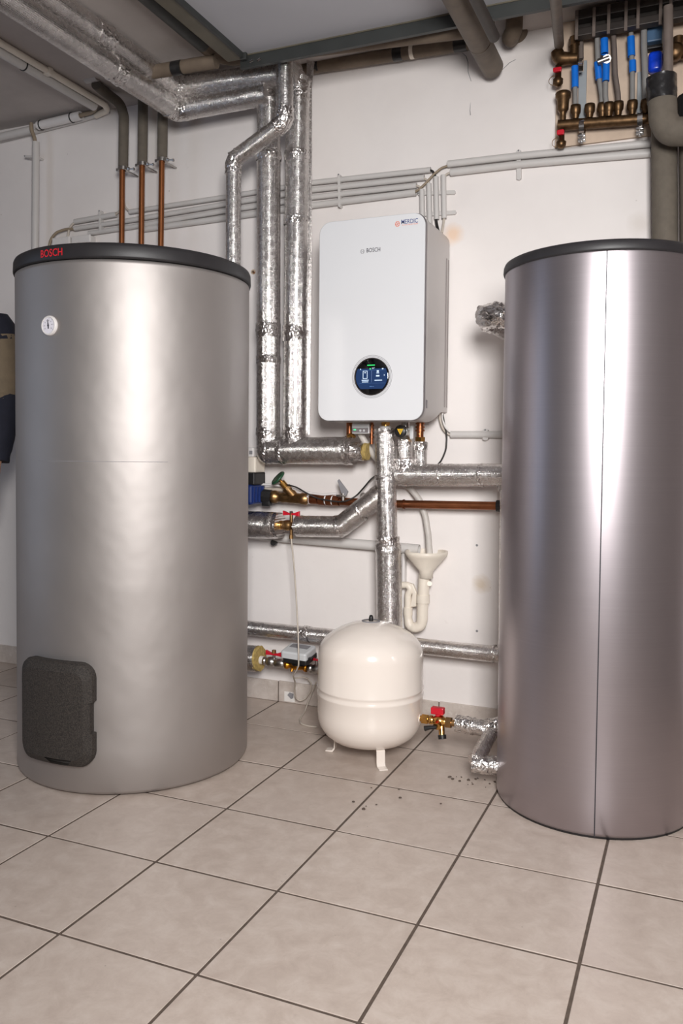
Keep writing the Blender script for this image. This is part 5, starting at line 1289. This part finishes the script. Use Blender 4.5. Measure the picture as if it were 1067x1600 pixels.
for s in (1, -1):
    A_ = arm[s]; sh = V3(A_['sh'][0]); el = V3(A_['el'][0]); wr = V3(A_['wr'][0])
    link('shoulder_yoke', MB(True).lathe([(0.0, 0.07), (0.045, 0.058), (0.066, 0.02), (0.071, -0.02), (0.071, -0.045)], sh, (sh - el).normalized() + V3((0, 0, 0.1)), 22), 'navy', ps)
    link('upper_sleeve', MB(True).tube([sh.lerp(el, 0.10), sh.lerp(el, 0.45), el, el.lerp(wr, 0.10)], [0.070, 0.066, 0.062, 0.060], 0.012, 20, 0.05, True, 0.0015, 2), 'khaki', ps)
    link('lower_sleeve', MB(True).tube([el.lerp(wr, -0.06), el.lerp(wr, 0.5), el.lerp(wr, 0.97)], [0.061, 0.056, 0.047], 0.012, 20, 0, True, 0.0015, 4), 'navy', ps)
    hip = V3(J[('l' if s > 0 else 'r') + 'hip'][0]); kn_ = V3(J[('l' if s > 0 else 'r') + 'knee'][0]); an = V3(J[('l' if s > 0 else 'r') + 'ank'][0])
    link('trouser_leg', MB(True).tube([hip + V3((0, 0, 0.03)), kn_, an + V3((0, 0, -0.02))], [0.104, 0.078, 0.066], 0.03, 22, 0.1, True, 0.002, 6), 'navy', ps)
    link('boot', MB(True).box(an + V3((-0.052, -0.19, -0.10)), an + V3((0.052, 0.065, -0.02)), 0.028, 4).cyl(an + V3((0, 0, -0.06)), an + V3((0, 0, 0.06)), 0.056, 0.060), 'boot', ps)
hd = V3(q(0, -0.015, 1.735))
link('hair', MB(True).lathe([(0.098, -0.01), (0.101, 0.03), (0.090, 0.075), (0.055, 0.105), (0.0, 0.114)], hd + V3((0, 0.018, 0.0)), (0, 0.12, 1), 24), 'hair', ps)
for s in (1, -1):
    ey = link('eye', MB(True).lathe([(0.0, 0.0105), (0.006, 0.009), (0.0105, 0.0)], hd + V3((s * 0.032, -0.082, -0.012)), (0, -1, 0), 14), 'eye', ps)
    link('iris', MB(True).lathe([(0.0, 0.0112), (0.0045, 0.0105)], hd + V3((s * 0.032, -0.082, -0.012)), (0, -1, 0), 12), 'needle', ey)
    link('ear', MB(True).lathe([(0.0, 0.010), (0.018, 0.008), (0.024, 0.0), (0.020, -0.006), (0.0, -0.006)], hd + V3((s * 0.080, 0.005, -0.020)), (s, 0, 0), 16), 'skin', ps)
link('nose', MB(True).tube([hd + V3((0, -0.086, -0.005)), hd + V3((0, -0.104, -0.040)), hd + V3((0, -0.088, -0.050))], [0.008, 0.014, 0.010], 0.006, 12, 0.02), 'skin', ps)
link('mouth', MB(True).tube([hd + V3((-0.024, -0.076, -0.078)), hd + V3((0, -0.086, -0.080)), hd + V3((0.024, -0.076, -0.078))], [0.002, 0.006, 0.002], 0.006, 10, 0.02), 'red_print', ps)
